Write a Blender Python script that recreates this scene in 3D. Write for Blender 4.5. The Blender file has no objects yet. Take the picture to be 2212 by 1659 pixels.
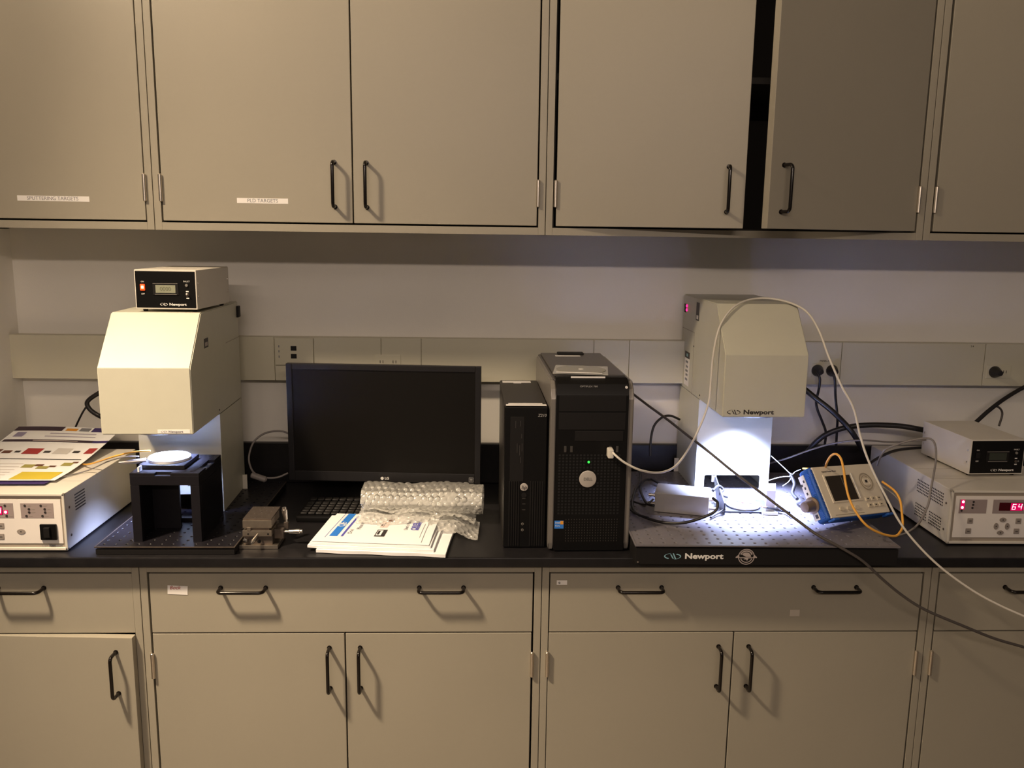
import bpy, bmesh, math, random
from mathutils import Vector, Matrix
S = bpy.context.scene
COL = S.collection
random.seed(5)
R = math.radians

# ------------------------------------------------------------------ camera
cam = bpy.data.objects.new('camera', bpy.data.cameras.new('camera'))
COL.objects.link(cam); S.camera = cam
YAW, PIT, ROL = 0.0362, 0.1758, 0.0140
fw = Vector((math.sin(YAW)*math.cos(PIT), math.cos(YAW)*math.cos(PIT), -math.sin(PIT)))
rt = Vector((math.cos(YAW), -math.sin(YAW), 0)); up = rt.cross(fw)
r2 = rt*math.cos(ROL)+up*math.sin(ROL); u2 = up*math.cos(ROL)-rt*math.sin(ROL)
M = Matrix((r2, u2, -fw)).transposed().to_4x4(); M.translation = Vector((-0.142, -1.8431, 1.6344))
cam.matrix_world = M
cam.data.sensor_fit = 'HORIZONTAL'; cam.data.sensor_width = 36.0
cam.data.lens = 1832.7/2212*36.0
cam.data.clip_start = 0.02

# ------------------------------------------------------------------ world, lights, exposure
w = bpy.data.worlds.new('world'); S.world = w; w.use_nodes = True
w.node_tree.nodes['Background'].inputs[0].default_value = (1.0, 0.86, 0.76, 1)
w.node_tree.nodes['Background'].inputs[1].default_value = 0.070
S.view_settings.view_transform = 'Standard'; S.view_settings.look = 'None'
S.view_settings.gamma = 1.0; S.view_settings.use_curve_mapping = False
S.view_settings.exposure = 0.0

def aim(o, tgt):
    o.rotation_euler = (Vector(tgt)-o.location).to_track_quat('-Z', 'Y').to_euler()
def area(name, loc, tgt, sx, sy, power, color, shape='RECTANGLE', spread=math.pi):
    l = bpy.data.lights.new(name, 'AREA'); l.shape = shape; l.size = sx
    if shape in ('RECTANGLE', 'ELLIPSE'): l.size_y = sy
    l.energy = power; l.color = color; l.spread = spread
    o = bpy.data.objects.new(name, l); COL.objects.link(o); o.location = loc
    if tgt is not None: aim(o, tgt)
    return o
# warm ceiling lamp to the upper left, close to the cabinets
kl = bpy.data.lights.new('ceiling_lamp', 'POINT'); kl.energy = 130; kl.color = (1.0, 0.78, 0.54); kl.shadow_soft_size = 0.10
kl.use_nodes = True; nt = kl.node_tree; em = nt.nodes['Emission']
def lamp_curve(nt, terms, top):
    # output by direction, louvre-like; curve shaped to give the wanted cabinet brightness
    tc = nt.nodes.new('ShaderNodeTexCoord'); sp = nt.nodes.new('ShaderNodeSeparateXYZ'); nt.links.new(tc.outputs['Normal'], sp.inputs[0])
    def mth(op, a, b):
        n = nt.nodes.new('ShaderNodeMath'); n.operation = op
        for i, v in enumerate((a, b)):
            if isinstance(v, (int, float)): n.inputs[i].default_value = v
            else: nt.links.new(v, n.inputs[i])
        return n.outputs[0]
    X, Z = sp.outputs['X'], sp.outputs['Z']; tot = terms[0]
    for c, a, b in ((terms[1], X, 1.0), (terms[2], Z, 1.0), (terms[3], Z, Z), (terms[4], X, Z), (terms[5], X, X)):
        tot = mth('ADD', tot, mth('MULTIPLY', mth('MULTIPLY', a, b), c))
    cut = mth('ADD', mth('MULTIPLY', Z, -1.17), mth('MULTIPLY', X, 0.36))      # low output at shallow angles
    return mth('MULTIPLY', mth('MINIMUM', mth('MAXIMUM', tot, 0.15), top), mth('MAXIMUM', cut, 0.1))
nt.links.new(lamp_curve(nt, (4.86, 9.9, 27.75, 24.65, -4.89, -10.05), 4.5), em.inputs['Strength'])
ko = bpy.data.objects.new('ceiling_lamp', kl); COL.objects.link(ko); ko.location = (-1.58, -0.86, 2.86)
# two long tubes further back in the room
area('tube_lamp_far', (-0.1, -3.4, 2.49), (0.3, 0.3, 1.3), 2.2, 0.05, 29, (1.0, 0.80, 0.66))
area('tube_lamp_near', (-0.9, -2.35, 2.49), (0.1, 0.3, 1.3), 2.2, 0.05, 3, (1.0, 0.80, 0.66))

# ------------------------------------------------------------------ materials
MATS = {}
def mat(name, col, rough=0.5, metal=0.0, noise=0.0, scale=60, bump=0.0, bscale=400, emit=None, estr=0, spec=0.5, var=None):
    if name in MATS: return MATS[name]
    m = bpy.data.materials.new(name); m.use_nodes = True; nt = m.node_tree; b = nt.nodes['Principled BSDF']
    b.inputs['Roughness'].default_value = rough; b.inputs['Metallic'].default_value = metal
    b.inputs['Specular IOR Level'].default_value = spec
    c = (*col, 1)
    b.inputs['Base Color'].default_value = c
    tc = nt.nodes.new('ShaderNodeTexCoord')
    if noise > 0 or var:
        n = nt.nodes.new('ShaderNodeTexNoise'); n.inputs['Scale'].default_value = scale; n.inputs['Detail'].default_value = 5
        nt.links.new(tc.outputs['Object'], n.inputs['Vector'])
        cr = nt.nodes.new('ShaderNodeValToRGB')
        c2 = var if var else tuple(x*(1-noise) for x in col)
        cr.color_ramp.elements[0].color = (*c2, 1); cr.color_ramp.elements[1].color = c
        cr.color_ramp.elements[0].position = 0.3; cr.color_ramp.elements[1].position = 0.7
        nt.links.new(n.outputs['Fac'], cr.inputs['Fac']); nt.links.new(cr.outputs['Color'], b.inputs['Base Color'])
    if bump > 0:
        n2 = nt.nodes.new('ShaderNodeTexNoise'); n2.inputs['Scale'].default_value = bscale
        bp = nt.nodes.new('ShaderNodeBump'); bp.inputs['Strength'].default_value = bump; bp.inputs['Distance'].default_value = 0.001
        nt.links.new(tc.outputs['Object'], n2.inputs['Vector']); nt.links.new(n2.outputs['Fac'], bp.inputs['Height'])
        nt.links.new(bp.outputs['Normal'], b.inputs['Normal'])
    if emit:
        b.inputs['Emission Color'].default_value = (*emit, 1); b.inputs['Emission Strength'].default_value = estr
    MATS[name] = m; return m
CAB = mat('cabinet_paint', (0.345, 0.315, 0.25), 0.42, noise=0.05, scale=3, bump=0.12, bscale=900)
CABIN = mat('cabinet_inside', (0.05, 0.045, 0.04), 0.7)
WALL = mat('wall_paint', (0.85, 0.82, 0.76), 0.85, noise=0.04, scale=5, bump=0.2, bscale=300)
RACE = mat('raceway_enamel', (0.62, 0.59, 0.46), 0.45, noise=0.03, scale=4)
SLATE = mat('black_epoxy', (0.012, 0.011, 0.012), 0.36, noise=0.3, scale=40, bump=0.1, bscale=700, spec=0.32)
BLK = mat('black_plastic', (0.004, 0.0037, 0.0037), 0.42, spec=0.22, bump=0.05, bscale=1500)
BLKM = mat('black_matte', (0.008, 0.007, 0.007), 0.6, spec=0.25)
ANOD = mat('black_anodised', (0.009, 0.008, 0.011), 0.40, noise=0.2, scale=80, spec=0.35)
BOARDM = mat('breadboard_anodised', (0.15, 0.138, 0.15), 0.33, noise=0.12, scale=90, bump=0.1, bscale=1200)
PULL = mat('black_pull', (0.006, 0.004, 0.003), 0.2, spec=0.4)
CHROME = mat('bright_steel', (0.62, 0.58, 0.54), 0.28, 1.0)
NICK = mat('nickel_hinge', (0.75, 0.68, 0.58), 0.3, 1.0)
CREAM = mat('cream_enamel', (0.59, 0.575, 0.465), 0.4, noise=0.03, scale=20, bump=0.15, bscale=1500)
CREAM2 = mat('instrument_grey_cream', (0.68, 0.64, 0.56), 0.45, noise=0.03, scale=20, bump=0.1, bscale=1500)
BEZEL = mat('bezel_taupe', (0.36, 0.31, 0.25), 0.5)
PANEL = mat('panel_off_white', (0.82, 0.77, 0.72), 0.5)
WINDOW = mat('window_mauve_grey', (0.33, 0.27, 0.26), 0.35)
PAD = mat('button_grey', (0.30, 0.26, 0.23), 0.5)
INK = mat('dark_ink', (0.03, 0.025, 0.025), 0.5)
GREYINK = mat('grey_ink', (0.22, 0.22, 0.24), 0.6)
WHITE = mat('white_print', (0.8, 0.78, 0.74), 0.5)
PAPER = mat('white_paper', (0.88, 0.88, 0.88), 0.7, noise=0.02, scale=15)
LABEL = mat('label_tape', (0.86, 0.83, 0.80), 0.4)
REDLED = mat('red_led', (0.5, 0.0, 0.05), 0.4, emit=(1.0, 0.02, 0.22), estr=2.2)
REDHOT = mat('red_led_hot', (1, 0.6, 0.7), 0.4, emit=(1.0, 0.75, 0.9), estr=1.6)
DARKRED = mat('display_filter', (0.06, 0.0, 0.004), 0.2)
ORLED = mat('orange_rocker', (0.5, 0.05, 0.0), 0.4, emit=(1.0, 0.07, 0.01), estr=1.3)
ORHOT = mat('orange_glow', (1, 0.7, 0.5), 0.4, emit=(1.0, 0.65, 0.3), estr=2)
GRLED = mat('green_led', (0.0, 0.5, 0.05), 0.4, emit=(0.05, 1.0, 0.08), estr=1.5)
LCD = mat('lcd_glass', (0.28, 0.29, 0.21), 0.3)
LCDOFF = mat('lcd_off', (0.035, 0.04, 0.03), 0.3)
SCREEN = mat('screen_glass', (0.005, 0.004, 0.003), 0.5, spec=0.18)
ALU = mat('brushed_aluminium', (0.50, 0.465, 0.42), 0.36, 0.5, noise=0.12, scale=30)
STEEL = mat('satin_steel', (0.48, 0.42, 0.35), 0.42, 1.0, noise=0.2, scale=60)
STEELD = mat('dark_steel', (0.16, 0.13, 0.11), 0.5, 0.8, noise=0.2, scale=60)
SILV = mat('silver_plastic', (0.24, 0.22, 0.20), 0.35, 0.35)
TOWER = mat('case_grey', (0.06, 0.052, 0.046), 0.32, 0.3)
BLUE = mat('blue_rubber', (0.015, 0.10, 0.42), 0.5, bump=0.2, bscale=600)
BEIGE = mat('meter_beige', (0.76, 0.68, 0.54), 0.5)
YEL = mat('yellow_fibre', (0.85, 0.42, 0.06), 0.45)
WCAB = mat('white_cable', (0.70, 0.66, 0.58), 0.45)
GCAB = mat('grey_cable', (0.22, 0.20, 0.19), 0.5)
BCAB = mat('black_cable', (0.014, 0.012, 0.012), 0.4)
DCAB = mat('dark_grey_cable', (0.07, 0.06, 0.055), 0.45)
NYLON = mat('nylon_white', (0.75, 0.75, 0.74), 0.45)
CERAM = mat('white_diffuser', (0.9, 0.9, 0.9), 0.5)
PURP = mat('purple_ink', (0.045, 0.025, 0.13), 0.5)
NAVY = mat('plum_black_ink', (0.035, 0.015, 0.03), 0.5)
YELINK = mat('yellow_ink', (0.62, 0.48, 0.04), 0.6)
REDINK = mat('red_ink', (0.35, 0.03, 0.03), 0.6)
BRNINK = mat('brown_ink', (0.12, 0.04, 0.02), 0.6)
OLIVE = mat('olive_ink', (0.34, 0.30, 0.08), 0.6)
BLUEINK = mat('blue_ink', (0.03, 0.20, 0.68), 0.5)
VIOINK = mat('violet_blue_ink', (0.10, 0.10, 0.45), 0.5)
PINKISH = mat('pale_pink_ink', (0.75, 0.60, 0.55), 0.6)
ORINK = mat('orange_ink', (0.75, 0.32, 0.03), 0.6)
TEAL = mat('teal_print', (0.25, 0.47, 0.55), 0.5)
TANINK = mat('rose_grey_print', (0.42, 0.36, 0.34), 0.5)
FLOORM = mat('floor_vinyl', (0.22, 0.19, 0.16), 0.5, noise=0.2, scale=8)
CEILM = mat('ceiling_tile', (0.6, 0.58, 0.54), 0.9)

def film(name, alpha=0.5):
    m = bpy.data.materials.new(name); m.use_nodes = True; nt = m.node_tree
    for n in list(nt.nodes): nt.nodes.remove(n)
    out = nt.nodes.new('ShaderNodeOutputMaterial'); tr = nt.nodes.new('ShaderNodeBsdfTransparent')
    df = nt.nodes.new('ShaderNodeBsdfDiffuse'); tl = nt.nodes.new('ShaderNodeBsdfTranslucent'); gl = nt.nodes.new('ShaderNodeBsdfGlossy')
    df.inputs[0].default_value = (0.86, 0.85, 0.80, 1); tl.inputs[0].default_value = (0.86, 0.85, 0.80, 1)
    gl.inputs['Roughness'].default_value = 0.2; gl.inputs[0].default_value = (1, 1, 1, 1)
    m1 = nt.nodes.new('ShaderNodeMixShader'); m1.inputs[0].default_value = 0.5
    nt.links.new(df.outputs[0], m1.inputs[1]); nt.links.new(tl.outputs[0], m1.inputs[2])
    m2 = nt.nodes.new('ShaderNodeMixShader'); m2.inputs[0].default_value = alpha
    nt.links.new(tr.outputs[0], m2.inputs[1]); nt.links.new(m1.outputs[0], m2.inputs[2])
    fr = nt.nodes.new('ShaderNodeFresnel'); fr.inputs[0].default_value = 1.55
    ad = nt.nodes.new('ShaderNodeMath'); ad.operation = 'ADD'; ad.inputs[1].default_value = 0.01
    hf = nt.nodes.new('ShaderNodeMath'); hf.operation = 'MULTIPLY'; hf.inputs[1].default_value = 0.6
    nt.links.new(fr.outputs[0], hf.inputs[0]); nt.links.new(hf.outputs[0], ad.inputs[0])
    m3 = nt.nodes.new('ShaderNodeMixShader'); nt.links.new(ad.outputs[0], m3.inputs[0])
    nt.links.new(m2.outputs[0], m3.inputs[1]); nt.links.new(gl.outputs[0], m3.inputs[2])
    nt.links.new(m3.outputs[0], out.inputs[0]); MATS[name] = m; return m
BUBBLE = film('bubble_film', 0.62)
SLEEVE = film('sleeve_film', 0.55)

# ------------------------------------------------------------------ helpers
def box(bm, x0, x1, y0, y1, z0, z1, bev=0.0, seg=2, M=None):
    vs = [bm.verts.new((x, y, z)) for x in (x0, x1) for y in (y0, y1) for z in (z0, z1)]
    f = [(0,1,3,2),(4,6,7,5),(0,4,5,1),(2,3,7,6),(0,2,6,4),(1,5,7,3)]
    fs = [bm.faces.new([vs[i] for i in q]) for q in f]
    if bev > 0:
        es = list({e for q in fs for e in q.edges})
        r = bmesh.ops.bevel(bm, geom=es, offset=bev, segments=seg, affect='EDGES', profile=0.5)
        vs = list({v for v in vs if v.is_valid} | {v for v in r['verts'] if v.is_valid})
    if M is not None: bmesh.ops.transform(bm, matrix=M, verts=vs)
    return vs
def cyl(bm, p0, p1, r0, r1=None, n=20, cap=True):
    r1 = r0 if r1 is None else r1
    p0 = Vector(p0); p1 = Vector(p1); d = (p1-p0).normalized()
    a = d.orthogonal().normalized(); b = d.cross(a)
    A = [bm.verts.new(p0+(a*math.cos(2*math.pi*i/n)+b*math.sin(2*math.pi*i/n))*r0) for i in range(n)]
    B = [bm.verts.new(p1+(a*math.cos(2*math.pi*i/n)+b*math.sin(2*math.pi*i/n))*r1) for i in range(n)]
    for i in range(n): bm.faces.new((A[i], A[(i+1)%n], B[(i+1)%n], B[i]))
    if cap: bm.faces.new(A[::-1]); bm.faces.new(B)
def lathe(bm, p0, axis, prof, n=24):
    p0 = Vector(p0); d = Vector(axis).normalized(); a = d.orthogonal().normalized(); b = d.cross(a); rings = []
    for h, r in prof:
        rings.append([bm.verts.new(p0+d*h+(a*math.cos(2*math.pi*i/n)+b*math.sin(2*math.pi*i/n))*max(r, 1e-5)) for i in range(n)])
    for A, B in zip(rings, rings[1:]):
        for i in range(n): bm.faces.new((A[i], A[(i+1)%n], B[(i+1)%n], B[i]))
    bm.faces.new(rings[0][::-1]); bm.faces.new(rings[-1])
def smooth_path(pts, sub=8):
    P = [Vector(p) for p in pts]; P = [P[0]*2-P[1]]+P+[P[-1]*2-P[-2]]; out = []
    for i in range(1, len(P)-2):
        p0, p1, p2, p3 = P[i-1:i+3]
        for k in range(sub):
            t = k/sub
            out.append(0.5*((2*p1)+(p2-p0)*t+(2*p0-5*p1+4*p2-p3)*t*t+(3*p1-p0-3*p2+p3)*t**3))
    out.append(P[-2]); return out
def tube(bm, pts, r, n=10, sub=8, smooth=True):
    P = smooth_path(pts, sub) if smooth else [Vector(p) for p in pts]
    rings = []; t0 = (P[1]-P[0]).normalized(); a = t0.orthogonal().normalized()
    for i, p in enumerate(P):
        t = (P[min(i+1, len(P)-1)]-P[max(i-1, 0)]).normalized()
        a = (a-t*a.dot(t)).normalized(); b = t.cross(a)
        rings.append([bm.verts.new(p+(a*math.cos(2*math.pi*k/n)+b*math.sin(2*math.pi*k/n))*r) for k in range(n)])
    for A, B in zip(rings, rings[1:]):
        for i in range(n): bm.faces.new((A[i], A[(i+1)%n], B[(i+1)%n], B[i]))
    bm.faces.new(rings[0][::-1]); bm.faces.new(rings[-1])
def prism(bm, poly, x0, x1, axis='x'):
    def P(a, b, c):
        return {'x': (c, a, b), 'y': (a, c, b), 'z': (a, b, c)}[axis]
    A = [bm.verts.new(P(a, b, x0)) for a, b in poly]; B = [bm.verts.new(P(a, b, x1)) for a, b in poly]
    n = len(poly)
    for i in range(n): bm.faces.new((A[i], A[(i+1)%n], B[(i+1)%n], B[i]))
    bm.faces.new(A[::-1]); bm.faces.new(B)
def obj(name, bm, m, parent=None, smooth=True, kind=None, label=None, loc=None):
    bmesh.ops.recalc_face_normals(bm, faces=bm.faces)
    me = bpy.data.meshes.new(name); bm.to_mesh(me); bm.free()
    me.materials.append(m)
    if smooth:
        me.polygons.foreach_set('use_smooth', [True]*len(me.polygons))
        me.set_sharp_from_angle(angle=R(42))
    o = bpy.data.objects.new(name, me); COL.objects.link(o)
    if smooth and 6 < len(me.polygons) < 4000:
        wn = o.modifiers.new('weighted', 'WEIGHTED_NORMAL'); wn.keep_sharp = True
    if parent: o.parent = parent
    if kind: o['kind'] = kind
    if label: o['label'] = label
    if loc: o.location = loc
    return o
def B(name, m, parent, dims, bev=0.001, **k):
    bm = bmesh.new(); box(bm, *dims, bev=bev); return obj(name, bm, m, parent, **k)
def Cy(name, m, parent, p0, p1, r0, r1=None, n=24, **k):
    bm = bmesh.new(); cyl(bm, p0, p1, r0, r1, n); return obj(name, bm, m, parent, **k)
def thing(name, label, cat, loc=(0, 0, 0), rz=0.0, group=None, rot=None):
    o = bpy.data.objects.new(name, None); COL.objects.link(o); o.location = loc
    o.rotation_euler = rot if rot else (0, 0, rz); o.empty_display_size = 0.05
    o['label'] = label; o['category'] = cat
    if group: o['group'] = group
    return o
def tag(o, label, cat, group=None):
    o['label'] = label; o['category'] = cat
    if group: o['group'] = group
    return o
def struct(o): o['kind'] = 'structure'; return o
def cable(name, pts, r, m, label, group=None, n=10, sub=8, parent=None):
    bm = bmesh.new(); o0 = Vector(pts[0]); tube(bm, [Vector(p)-o0 for p in pts], r, n, sub)
    o = obj(name, bm, m); o.location = o0
    if parent: o.parent = parent; o.location = o0-parent.location; return o
    return tag(o, label, 'cable', group)
def copy_part(o, parent, loc=None):
    c = o.copy(); COL.objects.link(c); c.parent = parent
    if loc is not None: c.location = loc
    for ch in o.children: copy_part(ch, c)
    return c
FRONT = Matrix.Rotation(math.pi/2, 4, 'X')      # text in XY plane -> facing -y
def text(parent, s, size, mt, M, name='lettering', align='LEFT', depth=0.0002, sx=1.0, bold=0.0, shear=0.0):
    cu = bpy.data.curves.new('txt', 'FONT'); cu.body = s; cu.size = size; cu.extrude = depth
    cu.align_x = align; cu.align_y = 'CENTER'; cu.resolution_u = 3; cu.offset = bold; cu.shear = shear
    t = bpy.data.objects.new('txt', cu); COL.objects.link(t)
    dg = bpy.context.evaluated_depsgraph_get(); me = bpy.data.meshes.new_from_object(t.evaluated_get(dg))
    bpy.data.objects.remove(t); bpy.data.curves.remove(cu)
    me.transform(M @ Matrix.Diagonal((sx, 1, 1, 1))); me.materials.clear(); me.materials.append(mt)
    o = bpy.data.objects.new(name, me); COL.objects.link(o); o.parent = parent; return o
def F(x, y, z): return Matrix.Translation((x, y, z)) @ FRONT
def swoosh(bm, w, M, y=0.0):
    # two crescent arcs round a pair of slanted bars, drawn in XY, width w
    a, b = w/2, w*0.19
    def arc(t0, t1, th0, th1):
        n = 18; I = []; O = []
        for i in range(n+1):
            u = i/n; t = t0+(t1-t0)*u; th = th0+(th1-th0)*u
            O.append((a*math.cos(t), b*math.sin(t))); I.append(((a-th)*math.cos(t), (b-th*0.7)*math.sin(t)))
        for i in range(n):
            q = [bm.verts.new((*p, 0)) for p in (O[i], O[i+1], I[i+1], I[i])]; f = bm.faces.new(q)
    arc(R(100), R(240), w*0.012, w*0.10); arc(R(-80), R(60), w*0.012, w*0.10)
    for dx, s in ((-0.10, 1), (0.03, 0)):
        x = dx*w; q = [(x-0.03*w, b*0.95-0.0*w), (x+0.04*w, b*0.95), (x+0.20*w, -b*0.95), (x+0.12*w, -b*0.95)]
        if s: q = [(p[0]-0.02*w, p[1]*0.75-0.01*w) for p in q]
        bm.faces.new([bm.verts.new((*p, 0)) for p in q])
    bmesh.ops.transform(bm, matrix=M, verts=bm.verts)
def logo(parent, M, h, m1, m2=None, name='lettering'):
    # emblem then the word, h = cap height of the word; M places the left end
    bm = bmesh.new(); swoosh(bm, h*3.1, M @ Matrix.Translation((h*1.55, 0, 0.0002)))
    obj('emblem', bm, m2 or m1, parent, smooth=False)
    text(parent, 'Newport', h*1.42, m1, M @ Matrix.Translation((h*3.75, 0, 0)), name=name, sx=1.32, bold=h*0.045)

# ------------------------------------------------------------------ setting
CT = 0.914            # counter top height
YU = 0.2025           # face of the upper cabinets
YW = 0.57             # back wall
struct(B('floor', FLOORM, None, (-3.2, 3.2, -4.2, 0.75, -0.03, 0), 0))
struct(B('ceiling', CEILM, None, (-3.2, 3.2, -4.2, 0.75, 2.97, 3.0), 0))
struct(B('wall_back', WALL, None, (-3.2, 3.2, YW, YW+0.12, 0, 2.97), 0))
struct(B('wall_left', WALL, None, (-1.95, -1.441, 0.43, YW, CT+0.002, 1.628), 0.001))
# raceway on the wall with separate cover lengths
race = struct(B('trim_1', RACE, None, (-1.452, 1.75, YW-0.044, YW, 1.2215, 1.3395), 0.0015))
edges = [-1.452, -0.720, -0.611, -0.424, -0.312, 0.173, 0.274, 0.62, 0.883, 1.30, 1.75]
for i, (a, b) in enumerate(zip(edges, edges[1:])):
    if i == 1:
        B('raceway_cover', RACE, race, (a+0.0008, b-0.0008, 0.5205, YW-0.042, 1.2195, 1.2610), 0.001)
        pl = B('jack_plate', RACE, race, (a+0.0012, b-0.0012, 0.5195, YW-0.042, 1.2630, 1.3385), 0.0015)
        for z in (1.3105, 1.2885):
            B('jack', BLKM, pl, (-0.6745, -0.6585, 0.5188, 0.523, z-0.0065, z+0.0065), 0.0004)
        for z in (1.316, 1.302, 1.287):
            B('jack_mark', GREYINK, pl, (-0.7085, -0.7055, 0.5190, 0.523, z-0.003, z+0.003), 0)
    else:
        B('raceway_cover', RACE, race, (a+0.0008, b-0.0008, 0.5205, YW-0.042, 1.2195, 1.3415), 0.001)
def outlet(x, z):
    p = B('outlet', RACE, race, (x-0.036, x+0.036, 0.5188, 0.5225, z-0.020, z+0.020), 0.002)
    for sx in (-0.018, 0.018):
        for dx in (-0.004, 0.004): B('outlet_slot', BLKM, p, (x+sx-0.0008+dx, x+sx+0.0008+dx, 0.5184, 0.520, z-0.004, z+0.004), 0)
outlet(0.835, 1.261); outlet(-0.405, 1.275); outlet(1.345, 1.261)
for x in (0.835, -0.405, 1.26):
    text(race, 'PANEL A' if x != 1.26 else '2 4', 0.007, INK, F(x, 0.5200, 1.288 if x != 1.26 else 1.334), align='CENTER')

# worktop
ct = thing('countertop', 'long black epoxy worktop with low upstand along the wall', 'worktop', (0, 0, CT-0.024))
B('worktop_slab', SLATE, ct, (-1.95, 1.95, -0.030, YW-0.001, 0, 0.024), 0.004)
B('backsplash', SLATE, ct, (-1.44, 1.95, YW-0.021, YW-0.001, 0.0242, 0.024+0.118), 0.0025)

# ------------------------------------------------------------------ pulls and hinges
def pull_mesh(vertical):
    bm = bmesh.new(); h = 0.0508; d = 0.030; c = 0.010
    pts = [(-h, 0, 0), (-h, -(d-c), 0)] + [(-h+c-c*math.cos(t), -(d-c)-c*math.sin(t), 0) for t in [R(x) for x in (15, 30, 45, 60, 75, 90)]]
    pts += [(-x, y, z) for x, y, z in reversed(pts)]
    if vertical: pts = [(z, y, x) for x, y, z in pts]
    tube(bm, pts, 0.0040, n=12, smooth=False)
    for s in (-1, 1):
        p = (0, 0, s*h) if vertical else (s*h, 0, 0)
        cyl(bm, p, (p[0], -0.002, p[2]), 0.0055, n=14)
    bmesh.ops.recalc_face_normals(bm, faces=bm.faces)
    me = bpy.data.meshes.new('pull'); bm.to_mesh(me); bm.free(); me.materials.append(PULL)
    me.polygons.foreach_set('use_smooth', [True]*len(me.polygons)); me.set_sharp_from_angle(angle=R(40))
    return me
PV, PH = pull_mesh(True), pull_mesh(False)
def pull(parent, loc, vertical=True):
    o = bpy.data.objects.new('handle', PV if vertical else PH); COL.objects.link(o); o.parent = parent; o.location = loc; return o
def hinge_mesh():
    bm = bmesh.new(); lathe(bm, (0, 0, -0.032), (0, 0, 1), [(0, 0.002), (0.0015, 0.0044), (0.062, 0.0044), (0.064, 0.002)], 16)
    me = bpy.data.meshes.new('hinge'); bm.to_mesh(me); bm.free(); me.materials.append(NICK)
    me.polygons.foreach_set('use_smooth', [True]*len(me.polygons)); me.set_sharp_from_angle(angle=R(40)); return me
HM = hinge_mesh()
def hinge(parent, x, y, z):
    o = bpy.data.objects.new('hinge', HM); COL.objects.link(o); o.parent = parent; o.location = (x, y-0.0035, z); return o
def door(parent, name, x0, x1, z0, z1, hinge_side, ang=0.0, th=0.019, hy=0.0):
    """door panel whose pivot sits on its hinge edge; returns the door object"""
    wd = x1-x0; bm = bmesh.new()
    if hinge_side == 'L': box(bm, 0, wd, 0, th, 0, z1-z0, 0.0016); px = x0
    else: box(bm, -wd, 0, 0, th, 0, z1-z0, 0.0016); px = x1
    o = obj(name, bm, CAB, parent); o.location = (px, hy, z0)
    o.rotation_euler = (0, 0, -ang if hinge_side == 'L' else ang); return o

def lower_cabinet(x0, x1, label, drawers, doors, stickers=()):
    """box open at the front with a face frame, all local to the left front floor corner"""
    t = thing('base_cabinet', label, 'cabinet', (x0, 0, 0), group='base cabinets under the worktop')
    W = x1-x0; top = CT-0.0245
    bm = bmesh.new()
    box(bm, 0.0008, 0.0170, 0, 0.545, 0.10, top, 0.0008); box(bm, W-0.0170, W-0.0008, 0, 0.545, 0.10, top, 0.0008)
    box(bm, 0.0170, W-0.0170, 0, 0.02, 0.8675, top, 0.0005); box(bm, 0.0193, W-0.0193, 0.0, 0.545, 0.10, 0.12, 0.0005)
    box(bm, 0.0193, W-0.0193, 0.53, 0.545, 0.12, top, 0)
    box(bm, 0.0193, W-0.0193, 0.03, 0.05, 0.70, 0.74, 0)
    box(bm, 0.03, W-0.03, 0.06, 0.5, 0.0, 0.10, 0)
    obj('body', bm, CAB, t)
    B('gap_shade_sheet', CABIN, t, (0.0195, W-0.0195, 0.030, 0.034, 0.12, top-0.022), 0)  # dark sheet added behind the front so the gaps look shaded
    for a, b, pulls in drawers:
        d = B('drawer', CAB, t, (a-x0, b-x0, 0.0005, 0.019, 0.7205, 0.8635), 0.0014)
        for p in pulls: pull(d, (p-x0, 0.0005, 0.830), False)
    ds = []
    for a, b, side, ang, px in doors:
        d = door(t, 'door', a-x0, b-x0, 0.125, 0.7175, side, ang, hy=0.0005); ds.append(d)
        piv = a if side == 'L' else b
        if px is not None: pull(d, (px-piv, 0, 0.6315-0.125))
        hinge(t, piv-x0-(0.0035 if side == 'L' else -0.0035)*0.6, 0, 0.640); hinge(t, piv-x0, 0, 0.20)
    return t, ds
G = 0.0035
tL, dL = lower_cabinet(-0.914-0.88, -0.914, 'beige steel base cabinet at far left with its door standing slightly ajar',
    [(-1.772, -0.931, (-1.179, -1.60))], [(-1.40, -0.931, 'L', R(2.4), -0.970), (-1.772, -1.405, 'L', 0, None)])
tM, dM = lower_cabinet(-0.914, 0, 'beige steel base cabinet left of centre with handwritten white sticker on its drawer',
    [(-0.893, -0.0205, (-0.682, -0.231))], [(-0.893, -0.4555, 'L', 0, -0.4905), (-0.4525, -0.0215, 'R', 0, -0.4195)])
tR, dR = lower_cabinet(0, 0.914, 'beige steel base cabinet under the large breadboard with small tag on its drawer',
    [(0.0195, 0.8935, (0.228, 0.687))], [(0.0185, 0.4540, 'L', 0, 0.4205), (0.4570, 0.8935, 'R', 0, 0.492)])
tF, dF = lower_cabinet(0.914, 0.914+0.88, 'beige steel base cabinet at far right where the cables hang past',
    [(0.9345, 1.772, (1.144, 1.56))], [(0.9345, 1.352, 'L', 0, 1.318), (1.355, 1.772, 'R', 0, 1.39)])
dr = [o for o in tM.children if o.name.startswith('drawer')][0]
s = B('sticker', LABEL, dr, (0.0, 0.045, -0.0003, 0.0008, -0.0105, 0.0105), 0, label='white paper sticker with pen writing'); s.location = (0.0615, 0, 0.8255); s.rotation_euler = (0, R(2.5), 0)
text(dr, 'Bock', 0.012, REDINK, F(0.066, -0.0006, 0.8305), shear=0.3, name='handwriting')
dr = [o for o in tR.children if o.name.startswith('drawer')][0]
B('tag', LABEL, dr, (0.0345, 0.0585, -0.0003, 0.0008, 0.8365, 0.8475), 0, label='small white tag')
text(dr, 'e', 0.011, INK, F(0.0380, -0.0005, 0.8425))
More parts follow.
